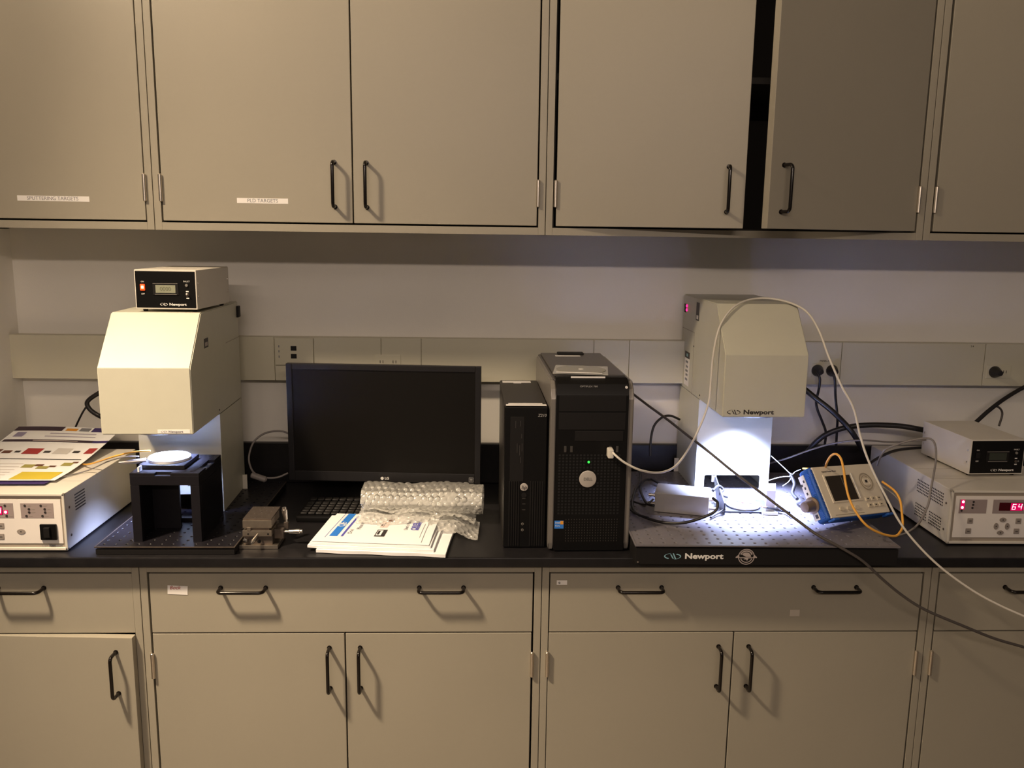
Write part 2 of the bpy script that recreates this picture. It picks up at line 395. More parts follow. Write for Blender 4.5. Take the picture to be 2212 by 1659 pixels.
B('tape_residue', mat('tape_residue', (0.50, 0.45, 0.38), 0.3), dr, (0.585, 0.608, 0.0000, 0.001, 0.758, 0.774), 0)

def upper_cabinet(x0, x1, label, doors, zb=1.631):
    t = thing('wall_cabinet', label, 'cabinet', (x0, YU, zb), group='wall cabinets above the bench')
    W = x1-x0; H = 0.76; D = YW-YU-0.001
    bm = bmesh.new()
    box(bm, 0.0008, 0.0170, 0, D, 0, H, 0.0008); box(bm, W-0.0170, W-0.0008, 0, D, 0, H, 0.0008)
    box(bm, 0.0170, W-0.0170, 0, D, 0, 0.0175, 0.0006); box(bm, 0.0200, W-0.0200, 0, D, H-0.02, H, 0.0006)
    box(bm, 0.0200, W-0.0200, D-0.01, D, 0.0185, H-0.02, 0)
    obj('body', bm, CAB, t)
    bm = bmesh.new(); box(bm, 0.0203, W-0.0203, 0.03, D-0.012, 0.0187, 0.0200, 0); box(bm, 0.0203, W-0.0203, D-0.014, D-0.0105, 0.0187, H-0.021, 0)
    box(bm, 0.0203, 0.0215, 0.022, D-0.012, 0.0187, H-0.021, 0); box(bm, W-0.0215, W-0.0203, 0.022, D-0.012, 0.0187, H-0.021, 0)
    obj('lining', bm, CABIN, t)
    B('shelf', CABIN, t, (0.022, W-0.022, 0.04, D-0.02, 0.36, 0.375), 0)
    ds = []
    for a, b, side, ang, px in doors:
        d = door(t, 'door', a-x0, b-x0, 0.0215, H-0.024, side, ang, th=0.021, hy=0.0005); ds.append(d)
        piv = a if side == 'L' else b
        if px is not None: pull(d, (px-piv, 0, 0.088))
        hinge(t, piv-x0-(0.0035 if side == 'L' else -0.0035)*0.5, 0, 0.0965); hinge(t, piv-x0, 0, 0.66)
    return t, ds
uL, eL = upper_cabinet(-0.909-0.89, -0.909, 'beige steel wall cabinet at far left with the longer white label strip', [(-1.779, -1.356, 'L', 0, None), (-1.353, -0.9285, 'R', 0, None)])
uM, eM = upper_cabinet(-0.909, 0.006, 'beige steel wall cabinet left of centre with both doors shut and short label', [(-0.8885, -0.4485, 'L', 0, -0.489), (-0.4455, -0.0145, 'R', 0, -0.4145)])
uR, eR = upper_cabinet(0.006, 0.920, 'beige steel wall cabinet right of centre with both doors hanging open', [(0.0305, 0.4645, 'L', R(9.5), 0.425), (0.4655, 0.8995, 'R', R(19.5), 0.500)])
uF, eF = upper_cabinet(0.920, 0.920+0.89, 'beige steel wall cabinet at far right, cut by the picture edge', [(0.9435, 1.366, 'L', 0, None), (1.369, 1.789, 'R', 0, None)])
d = eL[1]   # door pivot at x=-0.9285
B('label_strip', LABEL, d, (-1.2195+0.9285, -1.0555+0.9285, -0.0004, 0.0006, 0.0405, 0.0525), 0, label='white printed label strip')
text(d, 'SPUTTERING TARGETS', 0.0115, GREYINK, F(-1.139+0.9285, -0.0005, 0.0465), align='CENTER')
d = eM[0]
B('label_strip', LABEL, d, (-0.7165+0.8885, -0.598+0.8885, -0.0004, 0.0006, 0.0425, 0.0545), 0, label='white printed label strip')
text(d, 'PLD TARGETS', 0.0115, GREYINK, F(-0.657+0.8885, -0.0005, 0.0485), align='CENTER')

# ------------------------------------------------------------------ optical breadboards with real tapped holes
def board_top(bm, nx, ny, p, z, r=0.0032, depth=0.006):
    for i in range(nx):
        for j in range(ny):
            cx, cy = (i+0.5)*p, (j+0.5)*p; h = p/2
            n = 8
            sq = [(h, 0), (h, h), (0, h), (-h, h), (-h, 0), (-h, -h), (0, -h), (h, -h)]
            S4 = [bm.verts.new((cx+a, cy+b, z)) for a, b in sq]
            C1 = [bm.verts.new((cx+r*1.3*math.cos(k*math.pi/4), cy+r*1.3*math.sin(k*math.pi/4), z)) for k in range(n)]
            C2 = [bm.verts.new((cx+r*math.cos(k*math.pi/4), cy+r*math.sin(k*math.pi/4), z-0.0009)) for k in range(n)]
            C3 = [bm.verts.new((cx+r*math.cos(k*math.pi/4), cy+r*math.sin(k*math.pi/4), z-depth)) for k in range(n)]
            for k in range(n):
                q = (k+1) % n
                bm.faces.new((S4[k], S4[q], C1[q], C1[k])); bm.faces.new((C1[k], C1[q], C2[q], C2[k])); bm.faces.new((C2[k], C2[q], C3[q], C3[k]))
            bm.faces.new(C3)
bb = thing('optical_breadboard', 'large black honeycomb breadboard under the right lamp, overhanging the bench', 'breadboard', (0.203, -0.068, CT+0.0005), R(-0.9))
bm = bmesh.new(); p = 0.0254; nx, ny = 23, 23; Wb, Db = nx*p, ny*p
board_top(bm, nx, ny, p, 0.0460); bmesh.ops.remove_doubles(bm, verts=bm.verts, dist=0.00005)
obj('perforated_top', bm, BOARDM, bb)
bm = bmesh.new()
m_ = 0.004
box(bm, -m_, Wb+m_, -m_, -0.0002, 0.0425, 0.0460, 0.0006); box(bm, -m_, Wb+m_, Db+0.0002, Db+m_, 0.0425, 0.0460, 0.0006)
box(bm, -m_, -0.0002, 0, Db, 0.0425, 0.0460, 0.0006); box(bm, Wb+0.0002, Wb+m_, 0, Db, 0.0425, 0.0460, 0.0006)
obj('edge_lip', bm, BOARDM, bb)
B('core', BLKM, bb, (-0.001, Wb+0.001, -0.001, Db+0.001, 0.0, 0.0385), 0.001)
Cy('corner_screw', CHROME, bb, (0.004, -0.001, 0.006), (0.004, -0.0025, 0.006), 0.002, n=10)
logo(bb, F(0.062, -0.0014, 0.0195), 0.0122, WHITE, TEAL)
bm = bmesh.new()      # round winged seal: outer rim, inner ring, hull and streaks
def ring(bm, cx, cz, r0, r1, t0=0, t1=360, n=40, y=-0.0014):
    pr = None
    for i in range(n+1):
        t = R(t0+(t1-t0)*i/n); a = (cx+r0*math.cos(t), cz+r0*math.sin(t)); b = (cx+r1*math.cos(t), cz+r1*math.sin(t))
        c = [bm.verts.new((a[0], y, a[1])), bm.verts.new((b[0], y, b[1]))]
        if pr: bm.faces.new((pr[0], c[0], c[1], pr[1]))
        pr = c
def poly(bm, pts, y=-0.0014): bm.faces.new([bm.verts.new((x, y, z)) for x, z in pts])
ex, ez = 0.2455, 0.0195
ring(bm, ex, ez, 0.0165, 0.0185); ring(bm, ex, ez, 0.0120, 0.0140, 20, 160, 20); ring(bm, ex, ez, 0.0120, 0.0140, 200, 340, 20)
ring(bm, ex-0.0005, ez-0.0005, 0.0, 0.0108, 0, 150, 20); ring(bm, ex, ez, 0.0142, 0.0152, 25, 155, 20)
poly(bm, [(ex-0.0240, ez-0.001), (ex-0.0170, ez+0.0055), (ex-0.0150, ez-0.002), (ex-0.0235, ez-0.003)], -0.0015)
poly(bm, [(ex+0.0240, ez-0.001), (ex+0.0170, ez+0.0055), (ex+0.0150, ez-0.002), (ex+0.0235, ez-0.003)], -0.0015)
poly(bm, [(ex-0.0165, ez-0.0012), (ex+0.0165, ez-0.0012), (ex+0.0165, ez-0.0030), (ex+0.0045, ez-0.0040), (ex+0.0035, ez-0.0085), (ex-0.0005, ez-0.0085), (ex+0.0005, ez-0.0062), (ex-0.0060, ez-0.0062), (ex-0.0030, ez-0.0038), (ex-0.0165, ez-0.0028)], -0.0015)
obj('emblem', bm, TANINK, bb, smooth=False)

b2 = thing('optical_breadboard', 'small black breadboard under the left lamp and stand', 'breadboard', (-1.000, -0.012, CT+0.0005), R(0.0))
bm = bmesh.new(); nx2, ny2 = 12, 20; board_top(bm, nx2, ny2, 0.0254, 0.0190); bmesh.ops.remove_doubles(bm, verts=bm.verts, dist=0.00005)
obj('perforated_top', bm, ANOD, b2)
bm = bmesh.new(); W2, D2 = nx2*0.0254, ny2*0.0254
box(bm, -0.003, W2+0.003, -0.003, -0.0002, 0.0165, 0.0192, 0.0004); box(bm, -0.003, -0.0002, 0, D2, 0.0165, 0.0192, 0.0004); box(bm, W2+0.0002, W2+0.003, 0, D2, 0.0165, 0.0192, 0.0004)
obj('edge_lip', bm, STEELD, b2); B('core', BLKM, b2, (-0.001, W2+0.001, -0.001, D2, 0, 0.0125), 0.001)
ZB2 = CT+0.0195; ZB1 = CT+0.0465

# ------------------------------------------------------------------ lamp housings
def simulator(loc, rz, label, side):
    t = thing('solar_simulator', label, 'lamp housing', loc, rz, group='lamp housings on the bench')
    W = 0.199; h = W/2
    bm = bmesh.new(); prism(bm, [(0, 0.250), (0, 0.400), (0.098, 0.512), (0.435, 0.512), (0.435, 0.250)], -h, h)
    bmesh.ops.bevel(bm, geom=list(bm.edges), offset=0.0022, segments=2, affect='EDGES')
    obj('head', bm, CREAM, t)
    bm = bmesh.new()      # column front sheet with rounded mouse-hole opening
    a, zt = 0.075, 0.045; c = 0.006
    out = [(-h, 0.0), (-h, 0.2495), (h, 0.2495), (h, 0.0), (a, 0.0), (a, zt-c)] + [(a-c+c*math.cos(R(x)), zt-c+c*math.sin(R(x))) for x in (30, 60, 90)] + [(-a+c+c*math.cos(R(x)), zt-c+c*math.sin(R(x))) for x in (90, 120, 150)] + [(-a, zt-c), (-a, 0.0)]
    prism(bm, out, 0.215, 0.2166, 'y'); obj('front_sheet', bm, CREAM, t)
    for s_ in (-1, 1):
        B('side_sheet', CREAM, t, (min(s_*h, s_*(h-0.0016)), max(s_*h, s_*(h-0.0016)), 0.2167, 0.4349, 0, 0.2495), 0.0003)
        B('mount_flange', CREAM2, t, (min(s_*(h+0.0005), s_*(h+0.013)), max(s_*(h+0.0005), s_*(h+0.013)), 0.405, 0.408, 0.0, 0.040), 0.0004)
        Cy('front_screw', CHROME, t, (s_*(h-0.007), 0.2149, 0.020), (s_*(h-0.007), 0.2130, 0.020), 0.0025, n=12)
    B('rear_sheet', CREAM, t, (-h+0.002, h-0.002, 0.4330, 0.4348, 0.03, 0.2495), 0.0003)
    bm = bmesh.new(); lathe(bm, (0, 0.105, 0.2502), (0, 0, -1), [(0, 0.074), (0.006, 0.074), (0.010, 0.070), (0.010, 0.055), (0.002, 0.053), (0.0018, 0.001)], 36)
    obj('lens_ring', bm, ANOD, t)
    bm = bmesh.new(); x = -h-0.0002
    for (y0, y1, z) in ((0.300, 0.4345, 0.4170),): box(bm, x-0.0003, x+0.0004, y0, y1, z-0.0008, z+0.0008)
    box(bm, x-0.0003, x+0.0004, 0.2995, 0.3005, 0.25, 0.4170)
    obj('seam', bm, BEZEL, t)
    bm = bmesh.new(); x = h+0.0002
    box(bm, x-0.0004, x+0.0003, 0.300, 0.4345, 0.4162, 0.4178)
    obj('seam', bm, BEZEL, t)
    sp = B('spec_plate', INK, t, ((h if side > 0 else -h-0.0006), (h+0.0006 if side > 0 else -h), 0.112 if side > 0 else 0.262, 0.145 if side > 0 else 0.292, 0.428 if side > 0 else 0.452, 0.450 if side > 0 else 0.500), 0, label='dark rating plate')
    if side > 0:
        B('plate_text_block', TANINK, t, (h+0.0006, h+0.0009, 0.118, 0.139, 0.432, 0.441), 0)
        B('corner_latch', BLKM, t, (h-0.002, h+0.006, 0.418, 0.440, 0.470, 0.500), 0.002)
    else:
        B('plate_text_block', WHITE, t, (-h-0.0009, -h-0.0006, 0.268, 0.286, 0.456, 0.466), 0)
        B('spec_plate', INK, t, (-h-0.0006, -h, 0.340, 0.392, 0.338, 0.356), 0, label='dark strip over the serial sticker')
        B('serial_sticker', LABEL, t, (-h-0.0006, -h, 0.340, 0.392, 0.262, 0.338), 0, label='tall white sticker')
        B('serial_mark', TEAL, t, (-h-0.0009, -h-0.0006, 0.356, 0.374, 0.343, 0.351), 0)
        for k, z in enumerate((0.325, 0.312, 0.300, 0.289, 0.276)):
            B('serial_mark', GREYINK, t, (-h-0.0009, -h-0.0006, 0.352, 0.378-0.004*(k % 2), z, z+0.006), 0)
        B('rocker_switch', BLK, t, (-h-0.003, -h, 0.405, 0.420, 0.462, 0.486), 0.001)
        for z in (0.481, 0.470):
            bm = bmesh.new(); lathe(bm, (-h, 0.397, z), (-1, 0, 0), [(0, 0.0042), (0.002, 0.0042), (0.003, 0.002)], 16)
            obj('indicator', bm, REDLED, t, label='glowing red indicator')
        Cy('side_screw', INK, t, (-h, 0.300, 0.380), (-h-0.0012, 0.300, 0.380), 0.0022, n=10)
    Cy('side_screw', INK, t, (side*h, 0.212, 0.262), (side*(h+0.0012), 0.212, 0.262), 0.0022, n=10)
    return t
SL = simulator((-0.881, 0.015, ZB2), R(2.0), 'cream lamp housing on the left with a black controller box on its top', 1)
SR = simulator((0.5295, 0.1138, ZB1), 0.0, 'cream lamp housing on the right, black lettering, red indicators on its side', -1)
B('name_strip', LABEL, SL, (0.022, 0.092, -0.0006, 0.0, 0.2530, 0.2615), 0, label='pale name strip')
logo(SL, F(0.029, -0.0009, 0.2570), 0.0044, GREYINK)
logo(SR, F(-0.088, -0.0003, 0.262), 0.0104, INK)
for o_, p_, a_ in ((SL, 5.2, 82), (SR, 17.0, 90)):
    l_ = area('lamp_beam', (0, 0.105, 0.2385), None, 0.10, 0.10, p_, (0.45, 0.55, 1.0), "DISK", R(a_)); l_.parent = o_

# ------------------------------------------------------------------ controller boxes
def controller(loc, rz, label, lit):
    t = thing('controller_box', label, 'controller', loc, rz, group='small black-fronted controller boxes')
    W, D, H = 0.1425, 0.215, 0.090
    bm = bmesh.new(); box(bm, 0, W, 0.0, D, 0, H, 0.0022)
    obj('case', bm, CREAM2, t)
    B('front_panel', BLK, t, (0.0030, W-0.0030, -0.0006, 0.001, 0.0035, H-0.0035), 0.0003)
    B('bezel', BLKM, t, (0.0420, 0.1015, -0.0020, 0.0, 0.0325, 0.0595), 0.0010)
    B('bezel_lip', SILV, t, (0.0430, 0.1000, -0.0030, -0.0015, 0.0583, 0.0597), 0.0003); B('bezel_lip', SILV, t, (0.0470, 0.0970, -0.0030, -0.0015, 0.0335, 0.0352), 0.0003)
    B('display', LCD if lit else LCDOFF, t, (0.0490, 0.0945, -0.0027, -0.002, 0.0375, 0.0555), 0.0002)
    if lit: text(t, '0000', 0.013, mat('lcd_segments', (0.16, 0.17, 0.11), 0.3), F(0.0717, -0.0029, 0.0465), align='CENTER', name='digits')
    sw = B('power_switch', ORLED if lit else BLKM, t, (0.0140, 0.0245, -0.0042, 0.0, 0.0425, 0.0570), 0.0012, label='glowing orange rocker' if lit else None)
    if lit: B('glow_cap', ORHOT, sw, (0.0170, 0.0230, -0.0047, -0.0041, 0.0470, 0.0535), 0.0002)
    text(t, 'ON', 0.0046, WHITE, F(0.0192, -0.0009, 0.0625), align='CENTER'); text(t, 'OFF', 0.0046, WHITE, F(0.0192, -0.0009, 0.0345), align='CENTER')
    text(t, 'FAULT', 0.0050, WHITE, F(0.1200, -0.0009, 0.0640), align='CENTER')
    Cy('fault_lamp', mat('lamp_off', (0.2, 0.19, 0.17), 0.3), t, (0.120, 0, 0.0555), (0.120, -0.003, 0.0555), 0.0032, n=16)
    Cy('toggle', CHROME, t, (0.121, 0, 0.0335), (0.122, -0.009, 0.0365), 0.0014, 0.002, n=12)
    Cy('toggle_nut', STEELD, t, (0.121, 0, 0.0335), (0.121, -0.002, 0.0335), 0.0040, n=6)
    B('caption_mark', WHITE, t, (0.1175, 0.1240, -0.0009, 0, 0.0402, 0.0428), 0); B('caption_mark', WHITE, t, (0.1180, 0.1245, -0.0009, 0, 0.0247, 0.0273), 0)
    logo(t, F(0.0570, -0.0009, 0.0115), 0.0056, WHITE)
    for x, s_ in ((0, -1), (W, 1)):
        for y in (0.010, D-0.010):
            for z in (0.030, 0.060):
                bm = bmesh.new(); lathe(bm, (x, y, z), (s_, 0, 0), [(0, 0.0028), (0.0012, 0.0024), (0.0018, 0.001)], 12); obj('case_screw', bm, CHROME, t)
    for x in (0.014, W-0.014):
        for y in (0.02, D-0.02): Cy('rubber_foot', BLKM, t, (x, y, 0.0004), (x, y, -0.006), 0.0060, 0.005, n=14)
    return t
controller((-0.9350, 0.128, ZB2+0.512+0.0065), R(-2.6), 'black-fronted controller box on top of the left lamp housing, orange switch lit', True)

# ------------------------------------------------------------------ lamp power supplies
def digit(bm, ch, x, z, w, h, y, M=None):
    SEG = {'6': 'afgedc', '4': 'fgbc', '0': 'abcdef', '1': 'bc'}[ch]; th = w*0.20
    P = {'a': (0, w, h, h), 'g': (0, w, h/2, h/2), 'd': (0, w, 0, 0), 'f': (0, 0, h/2, h), 'b': (w, w, h/2, h), 'e': (0, 0, 0, h/2), 'c': (w, w, 0, h/2)}
    for s_ in SEG:
        x0, x1, z0, z1 = P[s_]; k = 0.16
        q = [(x0-th/2, z0-th/2+(0.001 if x0 == x1 else 0)), (x1+th/2, z0-th/2+(0.001 if x0 == x1 else 0)), (x1+th/2, z1+th/2), (x0-th/2, z1+th/2)]
        bm.faces.new([bm.verts.new((x+a+b*k, y, z+b)) for a, b in q])
def oval(bm, cx, cz, rx, rz, y0, y1, n=24):
    prism(bm, [(cx+rx*math.cos(2*math.pi*i/n), cz+rz*math.sin(2*math.pi*i/n)) for i in range(n)], y0, y1, 'y')
def psu(loc, rz, D, label, left):
    t = thing('power_supply', label, 'power supply', loc, rz, group='wide cream power supplies on the bench')
    W, H = 0.313, 0.1325
    bm = bmesh.new(); box(bm, 0, W, 0.006, D, 0, H, 0.0030)
    box(bm, 0, W, 0.0, 0.008, H-0.006, H, 0.0015); box(bm, 0, W, 0.0, 0.008, 0, 0.0065, 0.0015)
    box(bm, 0, 0.006, 0.0, 0.008, 0, H, 0.0015); box(bm, W-0.006, W, 0.0, 0.008, 0, H, 0.0015)
    obj('case', bm, CREAM2, t)
    B('bezel', BEZEL, t, (0.006, W-0.006, 0.0042, 0.0065, 0.0065, H-0.006), 0.0004)
    fp = B('front_panel', PANEL, t, (0.0125, W-0.0100, 0.0025, 0.0045, 0.0155, 0.1185), 0.0006)
    y = 0.0022
    for a, b in ((0.0215, 0.0880), (0.1030, 0.1990), (0.2150, 0.2870)):
        B('display_window', WINDOW, t, (a, b, y-0.0003, 0.003, 0.0755, 0.1100), 0.0002)
    B('display_filter', DARKRED, t, (0.1180, 0.1755, y-0.0010, 0.003, 0.0830, 0.1030), 0.0003)
    bm = bmesh.new(); digit(bm, '6', 0.1490, 0.0865, 0.0072, 0.0125, y-0.0012); digit(bm, '4', 0.1635, 0.0865, 0.0072, 0.0125, y-0.0012)
    obj('digits', bm, REDHOT, t, smooth=False, label='glowing red digits reading 64')
    bm = bmesh.new(); box(bm, 0.1455, 0.1745, y-0.0011, y-0.0009, 0.0835, 0.1020); obj('digit_glow', bm, mat('digit_glow', (0.4, 0, 0.05), 0.4, emit=(0.75, 0.0, 0.10), estr=0.75), t)
    def led(x, z, m): Cy('indicator', m, t, (x, y, z), (x, y-0.0012, z), 0.0026 if m is INK else 0.0032, n=14)
    led(0.0300, 0.1045, REDHOT); led(0.0290, 0.0905, REDHOT)
    led(0.1820, 0.0895, REDHOT)
    bm = bmesh.new(); box(bm, 0.0245, 0.0345, y-0.0006, y-0.0004, 0.0855, 0.1095); box(bm, 0.1770, 0.1870, y-0.0006, y-0.0004, 0.0850, 0.0940)
    obj('indicator_glow', bm, MATS['digit_glow'], t)
    for x, z in ((0.0280, 0.0825), (0.0550, 0.1045), (0.0545, 0.0970), (0.0535, 0.0895), (0.1815, 0.1045), (0.1835, 0.0805),
                 (0.2250, 0.1045), (0.2335, 0.0965), (0.2335, 0.0890), (0.2270, 0.0805), (0.2600, 0.1045), (0.2680, 0.0965), (0.2685, 0.0890), (0.2620, 0.0805)):
        led(x, z, INK); B('caption_mark', PAD, t, (x+0.005, x+0.013, y-0.0006, y, z-0.0007, z+0.0007), 0)
    for x, z in ((0.0520, 0.0570), (0.0500, 0.0315), (0.1690, 0.0570), (0.1670, 0.0315)):
        k = B('button', PAD, t, (x-0.0068, x+0.0068, y-0.0010, y+0.001, z-0.0068, z+0.0068), 0.0012); B('button_mark', INK, k, (x-0.003, x+0.003, y-0.0013, y-0.0008, z-0.0008, z+0.0008), 0)
    for x, z, rx, rz_ in ((0.1310, 0.0600, 0.0082, 0.0056), (0.1160, 0.0440, 0.0056, 0.0082), (0.1430, 0.0440, 0.0056, 0.0082), (0.1280, 0.0280, 0.0082, 0.0056), (0.2120, 0.0440, 0.0090, 0.0056)):
        bm = bmesh.new(); oval(bm, x, z, rx, rz_, y-0.0011, y+0.001); k = obj('button', bm, PAD, t)
        B('button_mark', INK, k, (x-0.0013, x+0.0013, y-0.0014, y-0.0008, z-0.0013, z+0.0013), 0)
    k = B('power_switch', BLK, t, (0.2550, 0.2915, y-0.0050, y+0.001, 0.0250, 0.0620), 0.0020, label='black rocker power switch')
    B('rocker', BLKM, k, (0.2655, 0.2790, y-0.0110, y-0.004, 0.0320, 0.0560), 0.0020)
    logo(t, F(0.2540 if left else 0.0160, 0.0035, 0.0105), 0.0042, PAD if not left else GREYINK)
    bm = bmesh.new(); x = W if left else 0; e = 0.0004
    if left:
        for r_ in range(6): box(bm, x-0.001, x+e, 0.048, 0.098, 0.078+r_*0.0070, 0.0812+r_*0.0070)
    else:
        for blk in (0.082, 0.020):
            for r_ in range(5):
                for c_ in range(16):
                    y0 = 0.035+c_*0.0074+(0.010 if c_ > 7 else 0)
                    box(bm, x-e, x+0.001, y0, y0+0.0042, blk+r_*0.0072, blk+r_*0.0072+0.0036)
    obj('vent_slots', bm, INK, t, kind='stuff')
    for z in (0.030, 0.095):
        bm = bmesh.new(); lathe(bm, (x, 0.020, z), (1 if left else -1, 0, 0), [(0, 0.0030), (0.0012, 0.0026), (0.0018, 0.001)], 12); obj('case_screw', bm, STEELD, t)
    for yy in (0.10, 0.19):
        B('lid_joint', BEZEL, t, (0.004, W-0.004, yy, yy+0.0008, H-0.0003, H+0.0003), 0)
    for xx in (0.03, W-0.03):
        for yy in (0.03, D-0.03): Cy('foot', BLKM, t, (xx, yy, 0.0008), (xx, yy, -0.003), 0.008, n=16)
    return t
psu((-1.383, 0.005, CT+0.0032), 0.0, 0.40, 'wide cream power supply at the left end with a flyer lying on it', True)
psu((0.9725, 0.052, CT+0.0032), R(-0.5), 0.435, 'wide cream power supply at the right end below the second controller box', False)
controller((1.0740, 0.165, CT+0.0032+0.1325+0.0065), R(2.5), 'black-fronted controller box on the right-hand power supply, switched off', False)

# ------------------------------------------------------------------ black sample stand on the left breadboard
ST = thing('sample_stand', 'black anodised four-legged stand under the left lamp', 'stand', (-0.928, 0.017, ZB2))
w_, d_, h_ = 0.1530, 0.165, 0.1610
bm = bmesh.new(); tz0, tz1 = 0.1330, h_-0.006
box(bm, 0, w_, 0, d_, tz0, tz1, 0.0008)
for dims in ((0, 0.055, 0, 0.012), (0.090, w_, 0, 0.012), (0, w_-0.014, 0.012, d_), (w_-0.014, w_, 0.012, 0.050), (w_-0.014, w_, 0.115, d_)):
    box(bm, dims[0], dims[1], dims[2], dims[3], tz1-0.0002, h_, 0.0006)
obj('stand_top', bm, ANOD, ST)
for x0_, x1_ in ((0.0, 0.020), (w_-0.020, w_)):
    for y0_, y1_ in ((0.0, 0.014), (d_-0.014, d_)):
        B('leg', ANOD, ST, (x0_, x1_, y0_, y1_, 0, tz0-0.0005), 0.0008)
for x0_, x1_ in ((0.0202, 0.060), (w_-0.062, w_-0.0202)):
    pass
B('side_plate', ANOD, ST, (0.0, 0.012, 0.0145, d_-0.0145, 0, tz0-0.0005), 0.0006); B('side_plate', ANOD, ST, (w_-0.012, w_, 0.0145, d_-0.0145, 0, tz0-0.0005), 0.0006)
B('inner_web', ANOD, ST, (0.012, 0.075, 0.090, 0.098, 0, tz0-0.0005), 0.0006)
B('foot_bar', ANOD, ST, (-0.004, w_+0.004, d_-0.03, d_-0.0145, 0, 0.010), 0.0006)
for x, y in ((0.012, 0.030), (w_-0.022, 0.020), (w_-0.012, 0.060), (w_-0.02, d_-0.02), (w_-0.045, d_-0.012)):
    Cy('screw_hole', BLKM, ST, (x, y, h_), (x, y, h_+0.0004), 0.0030, n=14)
for y in (0.066, 0.098): Cy('bright_pin', CHROME, ST, (w_-0.007, y, tz1), (w_-0.007, y, tz1+0.0015), 0.0045, n=16)
Cy('bright_pin', CHROME, ST, (0.125, 0.018, tz0-0.006), (0.125, 0.018, tz0-0.001), 0.0035, n=12)
ZS = ZB2+h_+0.0005
ch = thing('sample_chuck', 'white disc sample holder glowing under the left lamp on the black stand', 'sample holder', (-0.868, 0.100, ZS))
B('chuck_plate', ANOD, ch, (-0.052, 0.052, -0.052, 0.050, 0, 0.010), 0.002)
bm = bmesh.new(); lathe(bm, (0, 0, 0.0102), (0, 0, 1), [(0, 0.047), (0.006, 0.047), (0.008, 0.045), (0.0085, 0.030), (0.0065, 0.028), (0.0062, 0.001)], 40); obj('white_disc', bm, CERAM, ch)
bm = bmesh.new(); cyl(bm, (-0.046, -0.020, 0.012), (-0.082, -0.034, 0.012), 0.0065, 0.0045, 14); cyl(bm, (-0.082, -0.034, 0.012), (-0.100, -0.041, 0.012), 0.0045, 0.003, 12); obj('fibre_connector', bm, CHROME, ch)
B('clamp_tab', CERAM, ch, (-0.044, -0.040, -0.078, -0.060, -0.0, 0.012), 0.001)

cable('fibre_cable', [(-0.9011, 0.0750, 1.1310), (-0.9253, 0.0700, 1.1311), (-0.9570, 0.0700, 1.1254), (-0.9933, 0.0800, 1.1138), (-1.0715, 0.1801, 1.0750), (-1.1060, 0.2055, 1.0620), (-1.1371, 0.2382, 1.0540), (-1.1719, 0.2736, 1.0525)], 0.0020, YEL, 'orange-yellow fibre cable running from the white disc under the flyer')
cable('ribbon_lead', [(-0.9322, 0.0850, 1.1150), (-0.9660, 0.0900, 1.1124), (-1.0170, 0.1200, 1.0940), (-1.0919, 0.1732, 1.0560), (-1.1298, 0.1258, 1.0535), (-1.1628, 0.1058, 1.0525)], 0.0016, GCAB, 'thin grey lead beneath the orange fibre on the left power supply')

# ------------------------------------------------------------------ flyer on the left power supply
def sheet_surface(o, U, V, prof, W_, D_):
    """u 0..1 left-right, v 0..1 front-back"""
    return lambda u, v: Vector(o)+Vector(U)*(u*W_)+Vector(V)*(v*D_)+Vector((0, 0, prof(u, v)))
def patch(parent, name, S_, u0, u1, v0, v1, m, off, nu=6, nv=6, label=None, skew=0.0):
    bm = bmesh.new(); g = []
    for j in range(nv+1):
        row = []
        for i in range(nu+1):
            v = v0+(v1-v0)*j/nv; u = u0+(u1-u0)*i/nu+skew*(v-v0)
            e = 1e-3; P = S_(u, v); n = (S_(u+e, v)-P).cross(S_(u, v+e)-P).normalized()
            row.append(bm.verts.new(P+n*off))
        g.append(row)
    for j in range(nv):
        for i in range(nu): bm.faces.new((g[j][i], g[j][i+1], g[j+1][i+1], g[j+1][i]))
    return obj(name, bm, m, parent, label=label)
ZP = CT+0.0032+0.1325
fl = thing('flyer', 'printed white flyer with yellow block and purple bands on the left power supply', 'paper', (-1.400, 0.080, ZP+0.001))
def fprof(u, v): return 0.006+0.050*max(0, v-0.15)**1.6+0.004*math.sin(u*3.0+1)*v+0.010*max(0, 0.25-v)*0+0.018*max(0, u-0.9)*v
SF = sheet_surface((0, 0, 0), (1, 0.02, 0), (0.005, 1, 0), fprof, 0.272, 0.372)
patch(fl, 'sheet', SF, 0, 1, 0, 1, PAPER, 0.0, 24, 30)
def uf(parent, n, u0, u1, v0, v1, m, sk=0, off=0.0006): return patch(parent, n, SF, u0, u1, v0, v1, m, off, 8, 4, skew=sk)
uf(fl, 'print_band', 0.0, 0.46, 0.925, 0.995, NAVY); uf(fl, 'print_band', 0.74, 1.0, 0.925, 0.995, PURP)
uf(fl, 'logo_block', 0.49, 0.60, 0.93, 0.97, ORINK); uf(fl, 'logo_block', 0.62, 0.72, 0.93, 0.985, GREYINK, off=0.0005)
uf(fl, 'print_band', 0.02, 0.86, 0.735, 0.775, NAVY); uf(fl, 'print_band', 0.86, 1.0, 0.735, 0.775, PURP)
uf(fl, 'crest_mark', 0.06, 0.15, 0.82, 0.90, mat('lavender_ink', (0.30, 0.27, 0.40), 0.6))
for u0, u1, v in ((0.38, 0.82, 0.875), (0.36, 0.84, 0.825)):
    uf(fl, 'title_line', u0, u1, v, v+0.015, mat('pale_violet_ink', (0.42, 0.38, 0.46), 0.6))
uf(fl, 'caption_line', 0.30, 0.72, 0.748, 0.762, TANINK, off=0.0009)
